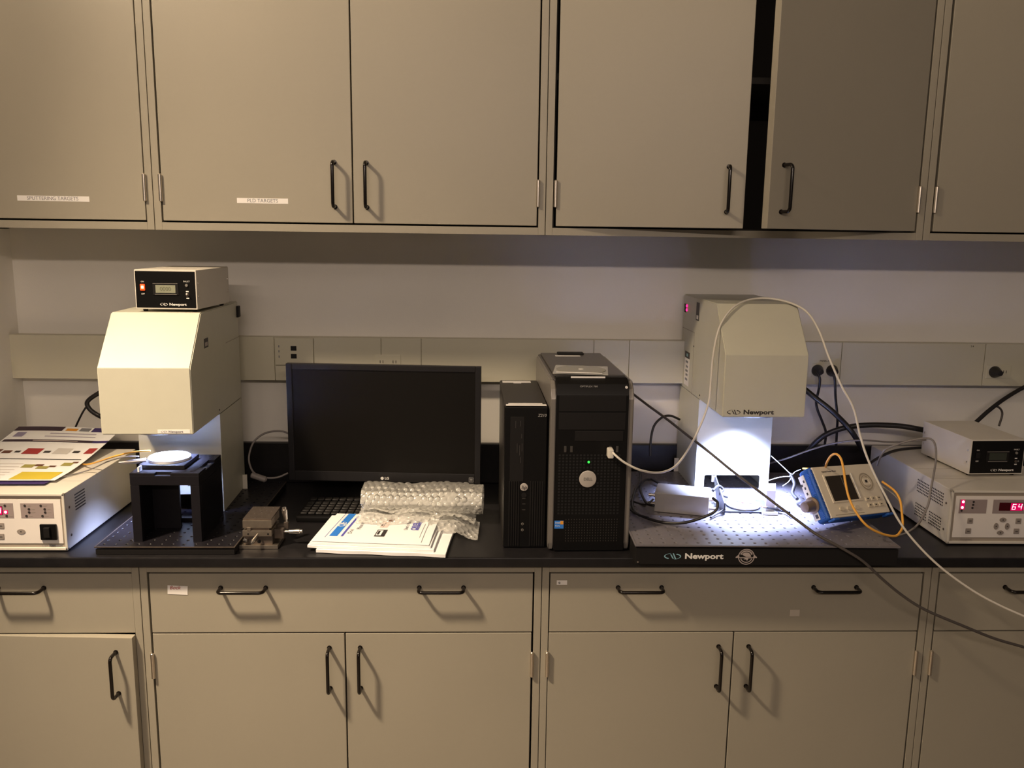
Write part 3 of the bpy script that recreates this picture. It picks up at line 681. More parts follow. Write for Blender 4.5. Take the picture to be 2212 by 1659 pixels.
for u0, u1, v0, v1, m in ((0.06, 0.14, 0.53, 0.60, BRNINK), (0.16, 0.24, 0.53, 0.58, BRNINK), (0.27, 0.32, 0.545, 0.575, INK), (0.35, 0.50, 0.52, 0.62, REDINK), (0.53, 0.59, 0.545, 0.58, INK), (0.62, 0.76, 0.53, 0.63, mat('pale_grey_ink', (0.6, 0.57, 0.54), 0.6)), (0.79, 0.85, 0.55, 0.59, INK), (0.90, 0.98, 0.54, 0.64, REDINK)):
    uf(fl, 'picture', u0, u1, v0, v1, m)
uf(fl, 'rule', 0.0, 0.95, 0.425, 0.437, INK)
for u0, u1, v0, v1, m in ((0.52, 0.62, 0.27, 0.33, OLIVE), (0.62, 0.69, 0.30, 0.335, BRNINK), (0.66, 0.76, 0.25, 0.30, OLIVE), (0.75, 0.81, 0.285, 0.315, BRNINK), (0.84, 0.93, 0.31, 0.37, OLIVE), (0.91, 0.96, 0.36, 0.39, BRNINK)):
    uf(fl, 'picture', u0, u1, v0, v1, m)
uf(fl, 'yellow_block', 0.60, 0.95, 0.02, 0.185, YELINK)
for k in range(6): uf(fl, 'text_line', 0.22, 0.50, 0.06+k*0.055, 0.064+k*0.055+0.008, mat('faint_text', (0.66, 0.62, 0.60), 0.6))
# purple-covered booklet underneath
SB = sheet_surface((0.004, -0.022, -0.004), (1, 0.02, 0), (0.005, 1, 0), lambda u, v: 0.004+0.012*max(0, 0.12-v)+fprof(u, v)*0.4, 0.255, 0.33)
bk = thing('booklet', 'purple-covered booklet peeking out beneath the flyer', 'booklet', (-1.400, 0.080, ZP+0.001))
patch(bk, 'cover', SB, 0, 1, 0, 1, PURP, 0.0, 16, 16); patch(bk, 'cover_line', SB, 0.02, 0.44, 0.010, 0.022, mat('lavender_ink', (0.3, 0.27, 0.4), 0.6), 0.0005)

# ------------------------------------------------------------------ positioner stage by the left breadboard
ps = thing('positioner', 'small bare-metal translation stage with micrometers beside the left breadboard', 'stage', (-0.684, 0.022, CT+0.0005))
W_ = 0.065
B('base_plate', STEEL, ps, (-0.010, 0.078, 0.0, 0.075, 0, 0.009), 0.0006)
B('lower_block', STEELD, ps, (0.0, W_, 0.006, 0.075, 0.0092, 0.030), 0.0008)
B('middle_plate', STEEL, ps, (-0.001, W_, 0.0, 0.075, 0.0302, 0.044), 0.0008)
B('spacer_block', STEELD, ps, (0.006, W_-0.006, 0.004, 0.072, 0.0442, 0.050), 0.0006)
B('upper_block', STEEL, ps, (0.0, W_, 0.0, 0.078, 0.0502, 0.068), 0.0008)
tp = B('top_plate', STEELD, ps, (0.0, W_, 0.004, 0.092, 0.0682, 0.0712), 0.0006)
for i, (x, y) in enumerate(((0.012, 0.02), (0.026, 0.012), (0.040, 0.02), (0.053, 0.03), (0.018, 0.040), (0.030, 0.032), (0.032, 0.047), (0.044, 0.040), (0.012, 0.056), (0.027, 0.060), (0.052, 0.058), (0.040, 0.062), (0.010, 0.082), (0.030, 0.082), (0.050, 0.084), (0.022, 0.074))):
    Cy('tapped_hole', CHROME, tp, (x, y, 0.0711), (x, y, 0.0716), 0.0017, n=10)
for x, z, r_ in ((0.057, 0.036, 0.0022), (0.036, 0.018, 0.004), (0.012, 0.036, 0.002)): Cy('socket', BLKM, ps, (x, 0.001, z), (x, -0.0006, z), r_, n=14)
def mic(p0, ax, s_=1.0, nm='micrometer'):
    bm = bmesh.new(); lathe(bm, p0, ax, [(0, 0.0035*s_), (0.012*s_, 0.0035*s_), (0.013*s_, 0.0052*s_), (0.030*s_, 0.0066*s_), (0.031*s_, 0.0072*s_), (0.040*s_, 0.0072*s_), (0.041*s_, 0.0055*s_), (0.046*s_, 0.0055*s_)], 20); return obj(nm, bm, CHROME, ps)
B('bracket', STEELD, ps, (W_+0.0005, W_+0.022, 0.020, 0.034, 0.018, 0.040), 0.0008)
mic((W_+0.022, 0.027, 0.032), (1, 0, 0.02), 0.90)
B('bracket', STEELD, ps, (W_+0.016, W_+0.026, 0.050, 0.062, 0.030, 0.046), 0.0008); B('bracket', STEELD, ps, (W_+0.0005, W_+0.017, 0.050, 0.062, 0.030, 0.040), 0.0008)
mic((W_+0.021, 0.056, 0.040), (-0.10, 0, 1), 0.90)
mic((0.034, -0.001, 0.036), (-0.35, -1, -0.55), 0.62)
bm = bmesh.new(); lathe(bm, (0.006, 0.006, 0.020), (-0.2, -1, 0.1), [(0, 0.005), (0.004, 0.006), (0.008, 0.005), (0.009, 0.002)], 16); obj('knob', bm, CHROME, ps)
B('rail_tab', STEEL, ps, (0.010, 0.018, -0.001, 0.006, 0.044, 0.052), 0.0005)

# ------------------------------------------------------------------ monitor, keyboard
mo = thing('monitor', 'wide black flat monitor switched off, facing front on the bench', 'monitor', (-0.6490, 0.342, CT+0.0005), R(-3.6))
Wm, Hm, z0 = 0.506, 0.312, 0.0690
B('back_shell', BLK, mo, (0.004, Wm-0.004, 0.014, 0.044, z0+0.004, z0+Hm-0.004), 0.010)
bm = bmesh.new()
for dims in ((0, 0.0150, z0, z0+Hm), (Wm-0.0150, Wm, z0, z0+Hm), (0.0151, Wm-0.0151, z0, z0+0.0260), (0.0151, Wm-0.0151, z0+Hm-0.0150, z0+Hm)): box(bm, dims[0], dims[1], 0, 0.016, dims[2], dims[3], 0.0012)
obj('bezel', bm, mat('bezel_black', (0.013, 0.012, 0.013), 0.42, spec=0.3), mo)
B('screen', SCREEN, mo, (0.0145, Wm-0.0145, 0.003, 0.015, z0+0.0255, z0+Hm-0.0145), 0)
Cy('badge', WHITE, mo, (0.2470, -0.0001, z0+0.0100), (0.2470, -0.0006, z0+0.0100), 0.0042, n=20)
text(mo, 'LG', 0.0095, WHITE, F(0.2535, -0.0003, z0+0.0100), bold=0.0003)
bm = bmesh.new()
for a in ((0.4760, 0.4880, 0.0160, 0.0168), (0.4760, 0.4880, 0.0048, 0.0056), (0.4760, 0.4768, 0.0048, 0.0168), (0.4872, 0.4880, 0.0048, 0.0168), (0.4785, 0.4855, 0.0080, 0.0095), (0.4785, 0.4855, 0.0115, 0.0140)): box(bm, a[0], a[1], -0.0006, 0, z0+a[2], z0+a[3])
obj('energy_badge', bm, mat('grey_print', (0.38, 0.37, 0.36), 0.5), mo, smooth=False)
B('neck', BLK, mo, (0.225, 0.281, 0.045, 0.075, 0.012, z0+0.12), 0.004); B('stand_base', BLK, mo, (0.135, 0.371, 0.026, 0.170, 0, 0.012), 0.005)

kb = thing('keyboard', 'black keyboard in front of the monitor, partly under bubble wrap', 'keyboard', (-0.606, 0.205, CT+0.0005), R(-1.5))
B('keyboard_body', BLK, kb, (0, 0.440, 0, 0.150, 0, 0.016), 0.005)
KM = None
for r_ in range(6):
    for c_ in range(22):
        x = 0.010+c_*0.0192; y = 0.012+r_*0.0200+(0.010 if r_ == 5 else 0)
        if KM is None:
            bm = bmesh.new(); box(bm, 0, 0.0170, 0, 0.0165, 0.0158, 0.0215, 0.0018, 1)
            k_ = obj('key', bm, mat('key_black', (0.010, 0.009, 0.009), 0.5), kb); KM = k_
        else:
            k_ = KM.copy(); COL.objects.link(k_); k_.parent = kb
        k_.location = (x, y, 0)

# ------------------------------------------------------------------ computers
tw = thing('tower_computer', 'large black tower computer with round silver badge and green light', 'computer', (0.0130, 0.006, CT+0.0005), R(1.2))
Wt, Dt, Ht = 0.187, 0.430, 0.402
B('case_shell', TOWER, tw, (0.006, Wt-0.006, 0.030, Dt, 0.006, Ht-0.004), 0.003)
bm = bmesh.new(); prism(bm, [(0.0, 0.002), (0.0, Ht-0.035), (0.010, Ht-0.010), (0.030, Ht), (0.060, Ht), (0.060, 0.002)], 0.012, Wt-0.012)
bmesh.ops.bevel(bm, geom=list(bm.edges), offset=0.002, segments=2, affect='EDGES'); obj('front_bezel', bm, BLK, tw)
for s_, x in ((0, 0.0), (1, Wt-0.0115)):
    bm = bmesh.new(); prism(bm, [(0.006, 0.004), (0.003, 0.02), (0.003, Ht-0.045), (0.012, Ht-0.022), (0.032, Ht-0.006), (Dt-0.02, Ht-0.006), (Dt-0.02, 0.004)], x, x+0.0115)
    bmesh.ops.bevel(bm, geom=list(bm.edges), offset=0.0022, segments=2, affect='EDGES'); obj('side_panel', bm, SILV, tw, label='grey side panel with rounded silver edge')
B('top_panel', TOWER, tw, (0.012, Wt-0.012, 0.061, Dt-0.01, Ht-0.004, Ht+0.001), 0.0015)
B('top_handle', BLKM, tw, (0.055, 0.125, Dt-0.045, Dt-0.020, Ht+0.0005, Ht+0.0060), 0.002)
for z0_, z1_ in ((0.330, 0.366), (0.288, 0.327)): B('drive_bay', BLKM, tw, (0.018, Wt-0.018, -0.0010, 0.002, z0_, z1_), 0.0010)
B('floppy_bay', BLKM, tw, (0.055, Wt-0.022, -0.0012, 0.002, 0.262, 0.285), 0.0010)
for x in (0.034, 0.048, 0.136, 0.152): B('usb_port', mat('port_metal', (0.14, 0.13, 0.12), 0.3, 0.7), tw, (x-0.0028, x+0.0028, -0.0008, 0.002, 0.236, 0.250), 0.0004)
Cy('power_light', GRLED, tw, (0.0880, 0.0, 0.2130), (0.0880, -0.0012, 0.2130), 0.0026, n=14, label='green power light')
bm = bmesh.new(); lathe(bm, (0.0870, 0.0, 0.1735), (0, -1, 0), [(0, 0.0196), (0.0012, 0.0196), (0.0022, 0.0180), (0.0024, 0.001)], 36); obj('badge', bm, mat('badge_silver', (0.50, 0.46, 0.42), 0.4, 0.2), tw, label='round silver badge')
text(tw, 'DELL', 0.0090, mat('badge_ink', (0.2, 0.19, 0.18), 0.5), F(0.0870, -0.0026, 0.1735), align='CENTER', bold=0.0002)
text(tw, 'OPTIPLEX 780', 0.0052, mat('grey_print', (0.38, 0.37, 0.36), 0.5), F(0.064, 0.0052, Ht-0.0165), sx=1.25)
B('asset_label', LABEL, tw, (0.046, 0.124, 0.0275, 0.0290, Ht-0.0045, Ht+0.0025), 0.0, label='white asset label')
B('asset_label', LABEL, tw, (0.046, 0.112, Dt-0.075, Dt-0.060, Ht+0.0010, Ht+0.0014), 0, label='white asset label')
Cy('top_light', LABEL, tw, (Wt-0.018, 0.008, Ht-0.0180), (Wt-0.018, 0.0045, Ht-0.0180), 0.0030, n=10)
bm = bmesh.new()
for i in range(18):
    for j in range(20):
        x, z = 0.022+i*0.0080, 0.092+j*0.0072
        if (x-0.087)**2+(z-0.1735)**2 < 0.024**2 or (abs(x-0.088) < 0.006 and abs(z-0.213) < 0.006): continue
        box(bm, x-0.0022, x+0.0022, -0.0003, 0.001, z-0.0020, z+0.0020)
obj('vent_holes', bm, mat('vent_dark', (0.003, 0.003, 0.003), 0.6), tw, kind='stuff', smooth=False)
bm = bmesh.new()
for i in range(20):
    for j in range(9): box(bm, 0.040+i*0.0062-0.0006, 0.040+i*0.0062+0.0006, -0.0005, 0.001, 0.026+j*0.0064-0.0012, 0.026+j*0.0064+0.0012)
obj('fine_grille', bm, mat('grille_grey', (0.05, 0.045, 0.04), 0.4), tw, kind='stuff', smooth=False)
k = B('processor_sticker', BLUEINK, tw, (0.0135, 0.0345, -0.0006, 0.0, 0.0560, 0.0745), 0, label='blue and orange processor sticker')
B('sticker_corner', ORINK, tw, (0.0270, 0.0340, -0.0009, -0.0006, 0.0660, 0.0740), 0)
text(tw, 'intel', 0.0068, WHITE, F(0.0150, -0.0009, 0.0700)); text(tw, 'Core', 0.0050, WHITE, F(0.0150, -0.0009, 0.0625))

cd = thing('disc_sleeve', 'disc in a clear sleeve lying on top of the tower computer', 'disc', (0.0908, 0.1192, 1.3195), R(-8))
B('sleeve', SLEEVE, cd, (-0.063, 0.063, -0.062, 0.062, 0, 0.0016), 0.0003)
bm = bmesh.new(); lathe(bm, (0, 0, 0.0018), (0, 0, 1), [(0, 0.058), (0.0010, 0.058), (0.0011, 0.010)], 48); obj('disc', bm, mat('disc_print', (0.34, 0.33, 0.28), 0.25, 0.3), cd)
Cy('disc_hub', WHITE, cd, (0, 0, 0.0028), (0, 0, 0.0034), 0.006, n=20)
B('sleeve_label', LABEL, cd, (-0.055, 0.050, -0.061, -0.048, 0.0030, 0.0033), 0)

sf = thing('slim_computer', 'slim black upright computer between the monitor and the tower', 'computer', (-0.0905, 0.030, CT+0.0005), R(0.6))
Ws, Ds, Hs = 0.0985, 0.345, 0.3360
B('case_shell', mat('slim_case', (0.030, 0.026, 0.023), 0.4, 0.3), sf, (0.0, Ws, 0.014, Ds, 0.0, Hs), 0.003)
B('front_bezel', BLK, sf, (0.001, Ws-0.001, 0.0, 0.0138, 0.001, Hs-0.002), 0.0025)
B('optical_drive', BLKM, sf, (0.014, 0.046, -0.0010, 0.001, 0.160, 0.312), 0.0010)
for x, z0_, z1_ in ((0.026, 0.286, 0.302), (0.037, 0.290, 0.302), (0.030, 0.228, 0.250), (0.036, 0.222, 0.246), (0.041, 0.232, 0.250), (0.038, 0.204, 0.218), (0.040, 0.262, 0.272)): B('card_slot', mat('port_metal', (0.14, 0.13, 0.12), 0.3, 0.7), sf, (x-0.0005, x+0.0005, -0.0014, 0.0, z0_, z1_), 0)
text(sf, 'Z210', 0.0090, mat('grey_print', (0.38, 0.37, 0.36), 0.5), F(0.0760, -0.0006, 0.3150), shear=0.2)
bm = bmesh.new()
for i in range(15):
    x = 0.0125+i*0.0054
    if 0.036 < x < 0.058: continue
    box(bm, x, x+0.0028, -0.0016, 0.001, 0.006, 0.160, 0.0004, 1)
obj('grille_ribs', bm, BLKM, sf, kind='stuff')
bm = bmesh.new(); lathe(bm, (0.0470, 0.0, 0.1470), (0, -1, 0), [(0, 0.0090), (0.0012, 0.0090), (0.0016, 0.0080), (0.0017, 0.001)], 30); obj('badge', bm, mat('badge_silver', (0.5, 0.46, 0.42), 0.4, 0.2), sf, label='round silver badge')
text(sf, 'hp', 0.0125, INK, F(0.0470, -0.0019, 0.1465), align='CENTER', shear=0.3)
for z in (0.1200, 0.1070, 0.0930): B('usb_port', mat('port_metal', (0.14, 0.13, 0.12), 0.3, 0.7), sf, (0.0435, 0.0510, -0.0006, 0.001, z-0.0012, z+0.0002), 0)
for z in (0.0585, 0.0440): 
    Cy('audio_jack', SILV, sf, (0.0450, 0, z), (0.0450, -0.0010, z), 0.0030, n=16); Cy('jack_hole', BLKM, sf, (0.0450, -0.0010, z), (0.0450, -0.0013, z), 0.0016, n=12)
Cy('power_button', BLKM, sf, (0.0475, 0, 0.1275), (0.0475, -0.0014, 0.1275), 0.0060, n=20)
B('asset_label', LABEL, sf, (0.004, 0.096, 0.004, 0.020, Hs+0.0002, Hs+0.0006), 0, label='white asset label'); B('asset_label', LABEL, sf, (0.010, 0.088, 0.024, 0.034, Hs+0.0002, Hs+0.0006), 0, label='white asset label')
B('asset_label', LABEL, sf, (0.006, 0.080, Ds-0.040, Ds-0.014, Hs+0.0002, Hs+0.0006), 0, label='white asset label'); B('asset_label', LABEL, sf, (0.034, 0.054, Ds-0.050, Ds-0.042, Hs+0.0002, Hs+0.0006), 0)

# ------------------------------------------------------------------ manual
mn = thing('manual', 'white printed user manual with blue stripe lying under bubble wrap', 'manual', (-0.536, 0.010, CT+0.0008), R(-5.5))
def mprof(h, c): return lambda u, v: h+c*math.sin(math.pi*min(1, max(0, v)))+0.003*math.sin(u*5)*v-0.012*max(0, 0.10-v)*6*0.16
WM_, DM_ = 0.290, 0.192
def slab(name, z0_, h, du, dv, seed, mt):
    rnd = random.Random(seed); bm = bmesh.new(); n = 24; T = []; Bt = []
    Sx = lambda u, v: Vector((du[0]+(WM_+du[1])*u, dv[0]+(DM_+dv[1])*v, z0_+0.004*math.sin(math.pi*v)*u))
    for j in range(9):
        v = j/8; T.append([bm.verts.new(Sx(i/n, v)+Vector((0, 0.0015*math.sin(i*0.7+seed), h+0.0012*math.sin(i*0.5+seed*2)*v))) for i in range(n+1)])
        Bt.append([bm.verts.new(Sx(i/n, v)+Vector((0, 0.0015*math.sin(i*0.7+seed), 0))) for i in range(n+1)])
    for G_ in (T, Bt):
        for j in range(8):
            for i in range(n): bm.faces.new((G_[j][i], G_[j][i+1], G_[j+1][i+1], G_[j+1][i]))
    for i in range(n): bm.faces.new((T[0][i], T[0][i+1], Bt[0][i+1], Bt[0][i])); bm.faces.new((T[8][i], T[8][i+1], Bt[8][i+1], Bt[8][i]))
    for j in range(8): bm.faces.new((T[j][0], T[j+1][0], Bt[j+1][0], Bt[j][0])); bm.faces.new((T[j][n], T[j+1][n], Bt[j+1][n], Bt[j][n]))
    return obj(name, bm, mt, mn)
slab('page_block', 0.0005, 0.0070, (0.022, 0.006), (-0.010, 0.008), 1, PAPER)
slab('page_block', 0.0085, 0.0055, (0.0, 0.0), (-0.002, 0.0), 2, PAPER)
slab('page_block', 0.0150, 0.0045, (0.004, -0.012), (0.004, -0.004), 3, PAPER)
SC = lambda u, v: Vector((0.006+0.272*u+0.012*v*(1-u), 0.006+0.184*v, 0.0215+0.0052*math.sin(math.pi*v)*u+0.004*v))
patch(mn, 'cover', SC, 0, 1, 0, 1, PAPER, 0.0, 20, 12)
pc = lambda n, u0, u1, v0, v1, m, off=0.0005: patch(mn, n, SC, u0, u1, v0, v1, m, off, 6, 8)
pc('cover_stripe', 0.115, 0.185, 0.18, 1.0, BLUEINK); pc('cover_line', 0.215, 0.235, 0.18, 1.0, VIOINK); pc('cover_line', 0.085, 0.089, 0.14, 1.0, VIOINK)
pc('cover_line', 0.925, 0.930, 0.06, 0.75, GREYINK)
def ctext(s_, size, mt, u, v, ang=math.pi/2, **k):
    P = SC(u, v); e = 1e-3; n_ = (SC(u+e, v)-P).cross(SC(u, v+e)-P).normalized(); q = n_.to_track_quat('Z', 'Y').to_matrix().to_4x4()
    return text(mn, s_, size, mt, Matrix.Translation(P+n_*0.0010) @ Matrix.Rotation(ang, 4, 'Z'), depth=0.0001, **k)
ctext('QE-PV', 0.024, WHITE, 0.150, 0.50, bold=0.0005); ctext('Oriel  Quantum Efficiency', 0.0150, GREYINK, 0.275, 0.26); ctext('Measurement', 0.0150, GREYINK, 0.325, 0.42)
ctext("User's Manual", 0.0130, GREYINK, 0.745, 0.42); ctext('ORIEL', 0.020, VIOINK, 0.818, 0.42, bold=0.0006); ctext('INSTRUMENTS', 0.0085, VIOINK, 0.850, 0.42, bold=0.0003)
pc('small_print', 0.895, 0.899, 0.20, 0.66, GREYINK)
pc('cover_picture', 0.500, 0.590, 0.20, 0.42, INK); pc('cover_picture', 0.510, 0.555, 0.23, 0.39, PAPER, 0.0009); pc('cover_picture', 0.515, 0.535, 0.25, 0.37, INK, 0.0013)
pc('cover_picture', 0.500, 0.570, 0.50, 0.72, PINKISH); pc('cover_picture', 0.540, 0.585, 0.72, 0.85, BRNINK); pc('cover_picture', 0.507, 0.516, 0.55, 0.63, INK, 0.0009); pc('cover_picture', 0.528, 0.533, 0.52, 0.68, GREYINK, 0.0009)

# ------------------------------------------------------------------ bubble wrap
def bubble_sheet(name, Sf, L, Cc, parent=None, pitch=0.0165, nu=200, nv=120, amp=0.0036, holes=None):
    """Sf(a,b): a along 0..L, b across 0..Cc -> point ; hex grid of domes pushed along the normal"""
    bm = bmesh.new(); g = []; e = 1e-4; rnd = random.Random(9)
    jit = {}
    for j in range(nv+1):
        row = []
        for i in range(nu+1):
            a = L*i/nu; b = Cc*j/nv; P = Sf(a, b)
            n_ = (Sf(a+e, b)-P).cross(Sf(a, b+e)-P); n_ = n_.normalized() if n_.length > 0 else Vector((0, 0, 1))
            rr = round(b/(pitch*0.87)); c0 = (a/pitch - (0.5 if rr % 2 else 0)); cc = round(c0)
            da = (c0-cc)*pitch; db = b-rr*pitch*0.87
            kk = (rr, cc)
            if kk not in jit: jit[kk] = (rnd.uniform(0.15, 1.25), rnd.uniform(-1, 1), rnd.uniform(-1, 1))
            q = math.hypot(da, db)/(pitch*0.46); hgt = 0
            if q < 1: hgt = amp*jit[kk][0]*math.sqrt(1-q*q)*(1+0.25*(jit[kk][1]*da+jit[kk][2]*db)/pitch)
            row.append(bm.verts.new(P+n_*(hgt+0.0002*math.sin(a*310+b*170)+0.0002*math.sin(b*420-a*90))))
        g.append(row)
    for j in range(nv):
        for i in range(nu): bm.faces.new((g[j][i], g[j][i+1], g[j+1][i+1], g[j+1][i]))
    return obj(name, bm, BUBBLE, parent)
bw = thing('bubble_wrap', 'crumpled roll of clear bubble wrap lying between monitor and manual', 'bubble wrap', (-0.4400, 0.170, CT+0.0005), R(-3.5))
def roll(a, b):
    t = 2*math.pi*b/0.26*1.15; k = 1-0.10*b/0.30
    ry, rz = 0.054*k, 0.037*k
    wob = 1+0.06*math.sin(a*38)+0.05*math.sin(a*17+t*2)
    return Vector((a, 0.065-ry*math.cos(t)*wob, 0.030+rz*math.sin(t)*wob+0.010*a*0))
bubble_sheet('rolled_part', lambda a, b: roll(a, b)+Vector((0, 0, 0.027)), 0.300, 0.30, bw, nu=210, nv=170)
def flap(a, b):
    # comes out from under the roll and drapes forward over the manual, dropping at the right
    f = a/0.295; z = 0.036*(1-max(0, f-0.62)*1.9)+0.004*math.sin(a*60)+0.003*math.sin(b*90+a*30)
    z -= max(0, b-0.085)*0.12
    ext = 1.0 if f > 0.6 else 0.72
    return Vector((a-0.004+0.02*b, 0.045-b*(ext+0.10*math.sin(a*22)), max(0.007, z)))
bubble_sheet('loose_flap', flap, 0.298, 0.128, bw, nu=200, nv=90, amp=0.0045)
bubble_sheet('loose_flap', lambda a, b: flap(a, b)+Vector((0.006, 0.012, 0.007 if a < 0.2 else 0.010)), 0.282, 0.075, bw, nu=180, nv=60, amp=0.0045)

# ------------------------------------------------------------------ silver electronics box and sample fixture on the right board
sb = thing('metal_box', 'bare aluminium electronics box on the right breadboard beside coiled black leads', 'metal box', (0.2870, 0.156, ZB1+0.0010), R(-17))
Wx, Dx, Hx = 0.130, 0.085, 0.048
B('box_body', ALU, sb, (0, Wx, 0.004, Dx, 0, Hx-0.003), 0.0008)
B('box_lid', ALU, sb, (-0.001, Wx+0.001, 0.0, Dx+0.001, Hx-0.0025, Hx), 0.0006)
B('front_flange', ALU, sb, (0, Wx, 0.0012, 0.0035, 0.0, Hx-0.003), 0.0004)
for x, s_ in ((0, -1), (Wx, 1)):
    for k, z in enumerate((0.014, 0.032)):
        bm = bmesh.new(); lathe(bm, (x, 0.020+k*0.012, z), (s_, 0, 0), [(0, 0.0050), (0.004, 0.0050), (0.0042, 0.0036), (0.012, 0.0036), (0.0122, 0.0046), (0.018, 0.0046)], 16); obj('connector', bm, CHROME if k else STEEL, sb)
fx = thing('sample_fixture', 'bent-metal sample fixture under the bright beam of the right lamp', 'fixture', (0.4490, 0.120, ZB1+0.0008), R(-4))
def plate(pts, th, m, name): 
    bm = bmesh.new(); prism(bm, pts, 0, th, 'x'); return obj(name, bm, m, fx)
o_ = plate([(0.012, 0.0), (0.100, 0.0), (0.145, 0.050), (0.145, 0.062), (0.135, 0.062), (0.012, 0.030)], 0.003, ANOD, 'left_bracket'); o_.location = (0.004, 0, 0)
B('left_tab', NYLON, fx, (-0.004, 0.008, 0.138, 0.140, 0.046, 0.062), 0.0004)
B('base_tray', ANOD, fx, (0.010, 0.130, 0.030, 0.130, 0.0, 0.004), 0.0006)
B('right_wall', NYLON, fx, (0.112, 0.135, 0.040, 0.044, 0.0, 0.056), 0.0008, label='white upright plate')
bm = bmesh.new(); prism(bm, [(0.112, 0.044), (0.135, 0.044), (0.150, 0.100), (0.127, 0.100)], 0.054, 0.056, 'z'); obj('right_shelf', bm, NYLON, fx)
B('right_foot', ALU, fx, (0.100, 0.138, 0.018, 0.030, 0.0, 0.006), 0.001)
sa = thing('sample_dish', 'small white sample dish blown out by the right lamp beam', 'dish', (0.5190, 0.190, ZB1+0.0056))
bm = bmesh.new(); lathe(bm, (0, 0, 0), (0, 0, 1), [(0, 0.040), (0.004, 0.042), (0.006, 0.040), (0.010, 0.034), (0.011, 0.001)], 36); obj('dish', bm, CERAM, sa)
bm = bmesh.new(); lathe(bm, (0.006, 0.004, 0.0112), (0, 0, 1), [(0, 0.024), (0.004, 0.024), (0.012, 0.016), (0.015, 0.006), (0.016, 0.001)], 28); obj('dome', bm, CERAM, sa)
cable('bare_wire', [(0.5048, 0.1582, 0.9850), (0.5269, 0.1547, 0.9850), (0.5442, 0.1259, 0.9850), (0.5587, 0.1340, 0.9800)], 0.0012, mat('copper_wire', (0.5, 0.2, 0.08), 0.4), 'short copper wire across the white dish')
cable('sample_lead', [(0.5539, 0.1436, 0.9780), (0.5732, 0.1420, 0.9750), (0.6036, 0.1448, 0.9670), (0.6093, 0.1106, 0.9750)], 0.0026, BCAB, 'short black lead from the white dish towards the blue meter')

# ------------------------------------------------------------------ blue handheld meter
me_ = thing('handheld_meter', 'blue-edged beige handheld meter with dark screen leaning back on the right breadboard', 'meter', (0.6640, 0.0000, 0.9975))
def rot3(yaw, tilt, roll_):
    return Matrix.Rotation(yaw, 4, 'Z') @ Matrix.Rotation(tilt, 4, 'X') @ Matrix.Rotation(roll_, 4, 'Y')
me_.rotation_euler = rot3(0.531, -0.642, 0.096).to_euler()
Wq, Tq, Hq = 0.213, 0.042, 0.129
B('meter_shell', BLUE, me_, (-0.002, Wq+0.002, 0.003, Tq, -0.002, Hq+0.002), 0.008, seg=3) if False else None
bm = bmesh.new(); box(bm, -0.002, Wq+0.002, 0.003, Tq, -0.002, Hq+0.002, 0.009, 4); obj('meter_shell', bm, BLUE, me_)
B('face_plate', BEIGE, me_, (0.004, Wq-0.002, 0.0, 0.006, 0.001, Hq-0.001), 0.002)
B('screen_surround', BEIGE, me_, (0.028, 0.132, -0.0018, 0.001, 0.036, 0.107), 0.001)
B('screen', mat('meter_screen', (0.030, 0.022, 0.014), 0.25), me_, (0.033, 0.118, -0.0024, -0.001, 0.040, 0.102), 0)
B('screen_divider', mat('grey_print', (0.38, 0.37, 0.36), 0.5), me_, (0.0855, 0.0860, -0.0026, -0.002, 0.040, 0.102), 0)
B('side_rib', WHITE, me_, (0.124, 0.127, -0.0028, 0.0, 0.042, 0.106), 0.0006)
bm = bmesh.new()
for k in range(32):
    z = 0.006+k*0.0037; box(bm, -0.0030, -0.0015, 0.012, 0.024, z, z+0.0016)
    box(bm, -0.0035+0.001, 0.004, 0.0018, 0.004, z, z+0.0016)
obj('grip_ribs', bm, BLUE, me_, kind='stuff', smooth=False)
pl = B('port_panel', WHITE, me_, (-0.0040, -0.0015, 0.026, 0.043, 0.008, Hq-0.010), 0.0006, label='white connector panel')
for z, yy in ((0.104, 0.031), (0.097, 0.040), (0.088, 0.034), (0.074, 0.034)): B('port', INK, pl, (-0.0048, -0.0038, yy-0.0022, yy+0.0022, z-0.003, z+0.003), 0.0004)
B('port', INK, pl, (-0.0048, -0.0038, 0.028, 0.036, 0.012, 0.021), 0.0006)
bm = bmesh.new(); lathe(bm, (-0.002, 0.033, 0.045), (-1, 0, -0.1), [(0, 0.020), (0.004, 0.020), (0.006, 0.015), (0.020, 0.013), (0.022, 0.014), (0.030, 0.012), (0.031, 0.004)], 24); obj('round_connector', bm, mat('bronze_plug', (0.30, 0.22, 0.16), 0.35, 0.6), me_)
cp = B('keypad_dial', BEIGE, me_, (0.158, 0.180, -0.0016, 0.001, 0.072, 0.092), 0.0025)
bm = bmesh.new(); ring(bm, 0.169, 0.082, 0.019, 0.0225, 0, 360, 36, -0.0014); ring(bm, 0.169, 0.082, 0.0135, 0.0155, 30, 330, 30, -0.0014); obj('dial_ring', bm, mat('beige_dark', (0.40, 0.34, 0.25), 0.5), me_)  # dial ring in a darker beige than the face plate
B('dial_mark', INK, cp, (0.165, 0.173, -0.0020, -0.0014, 0.079, 0.086), 0.0004)
for i in range(3): 
    bm = bmesh.new(); oval(bm, 0.048+i*0.026, 0.020, 0.0085, 0.0050, -0.0030, 0.001); obj('soft_key', bm, mat('key_cream', (0.66, 0.58, 0.44), 0.45), me_)
for j in range(2):
    for i in range(3):
        k = B('small_key', MATS['key_cream'], me_, (0.141+i*0.020, 0.156+i*0.020, -0.0026, 0.001, 0.033-j*0.016, 0.043-j*0.016), 0.0014); B('key_mark', INK, k, (0.146+i*0.020, 0.151+i*0.020, -0.0029, -0.0024, 0.037-j*0.016, 0.0395-j*0.016), 0)
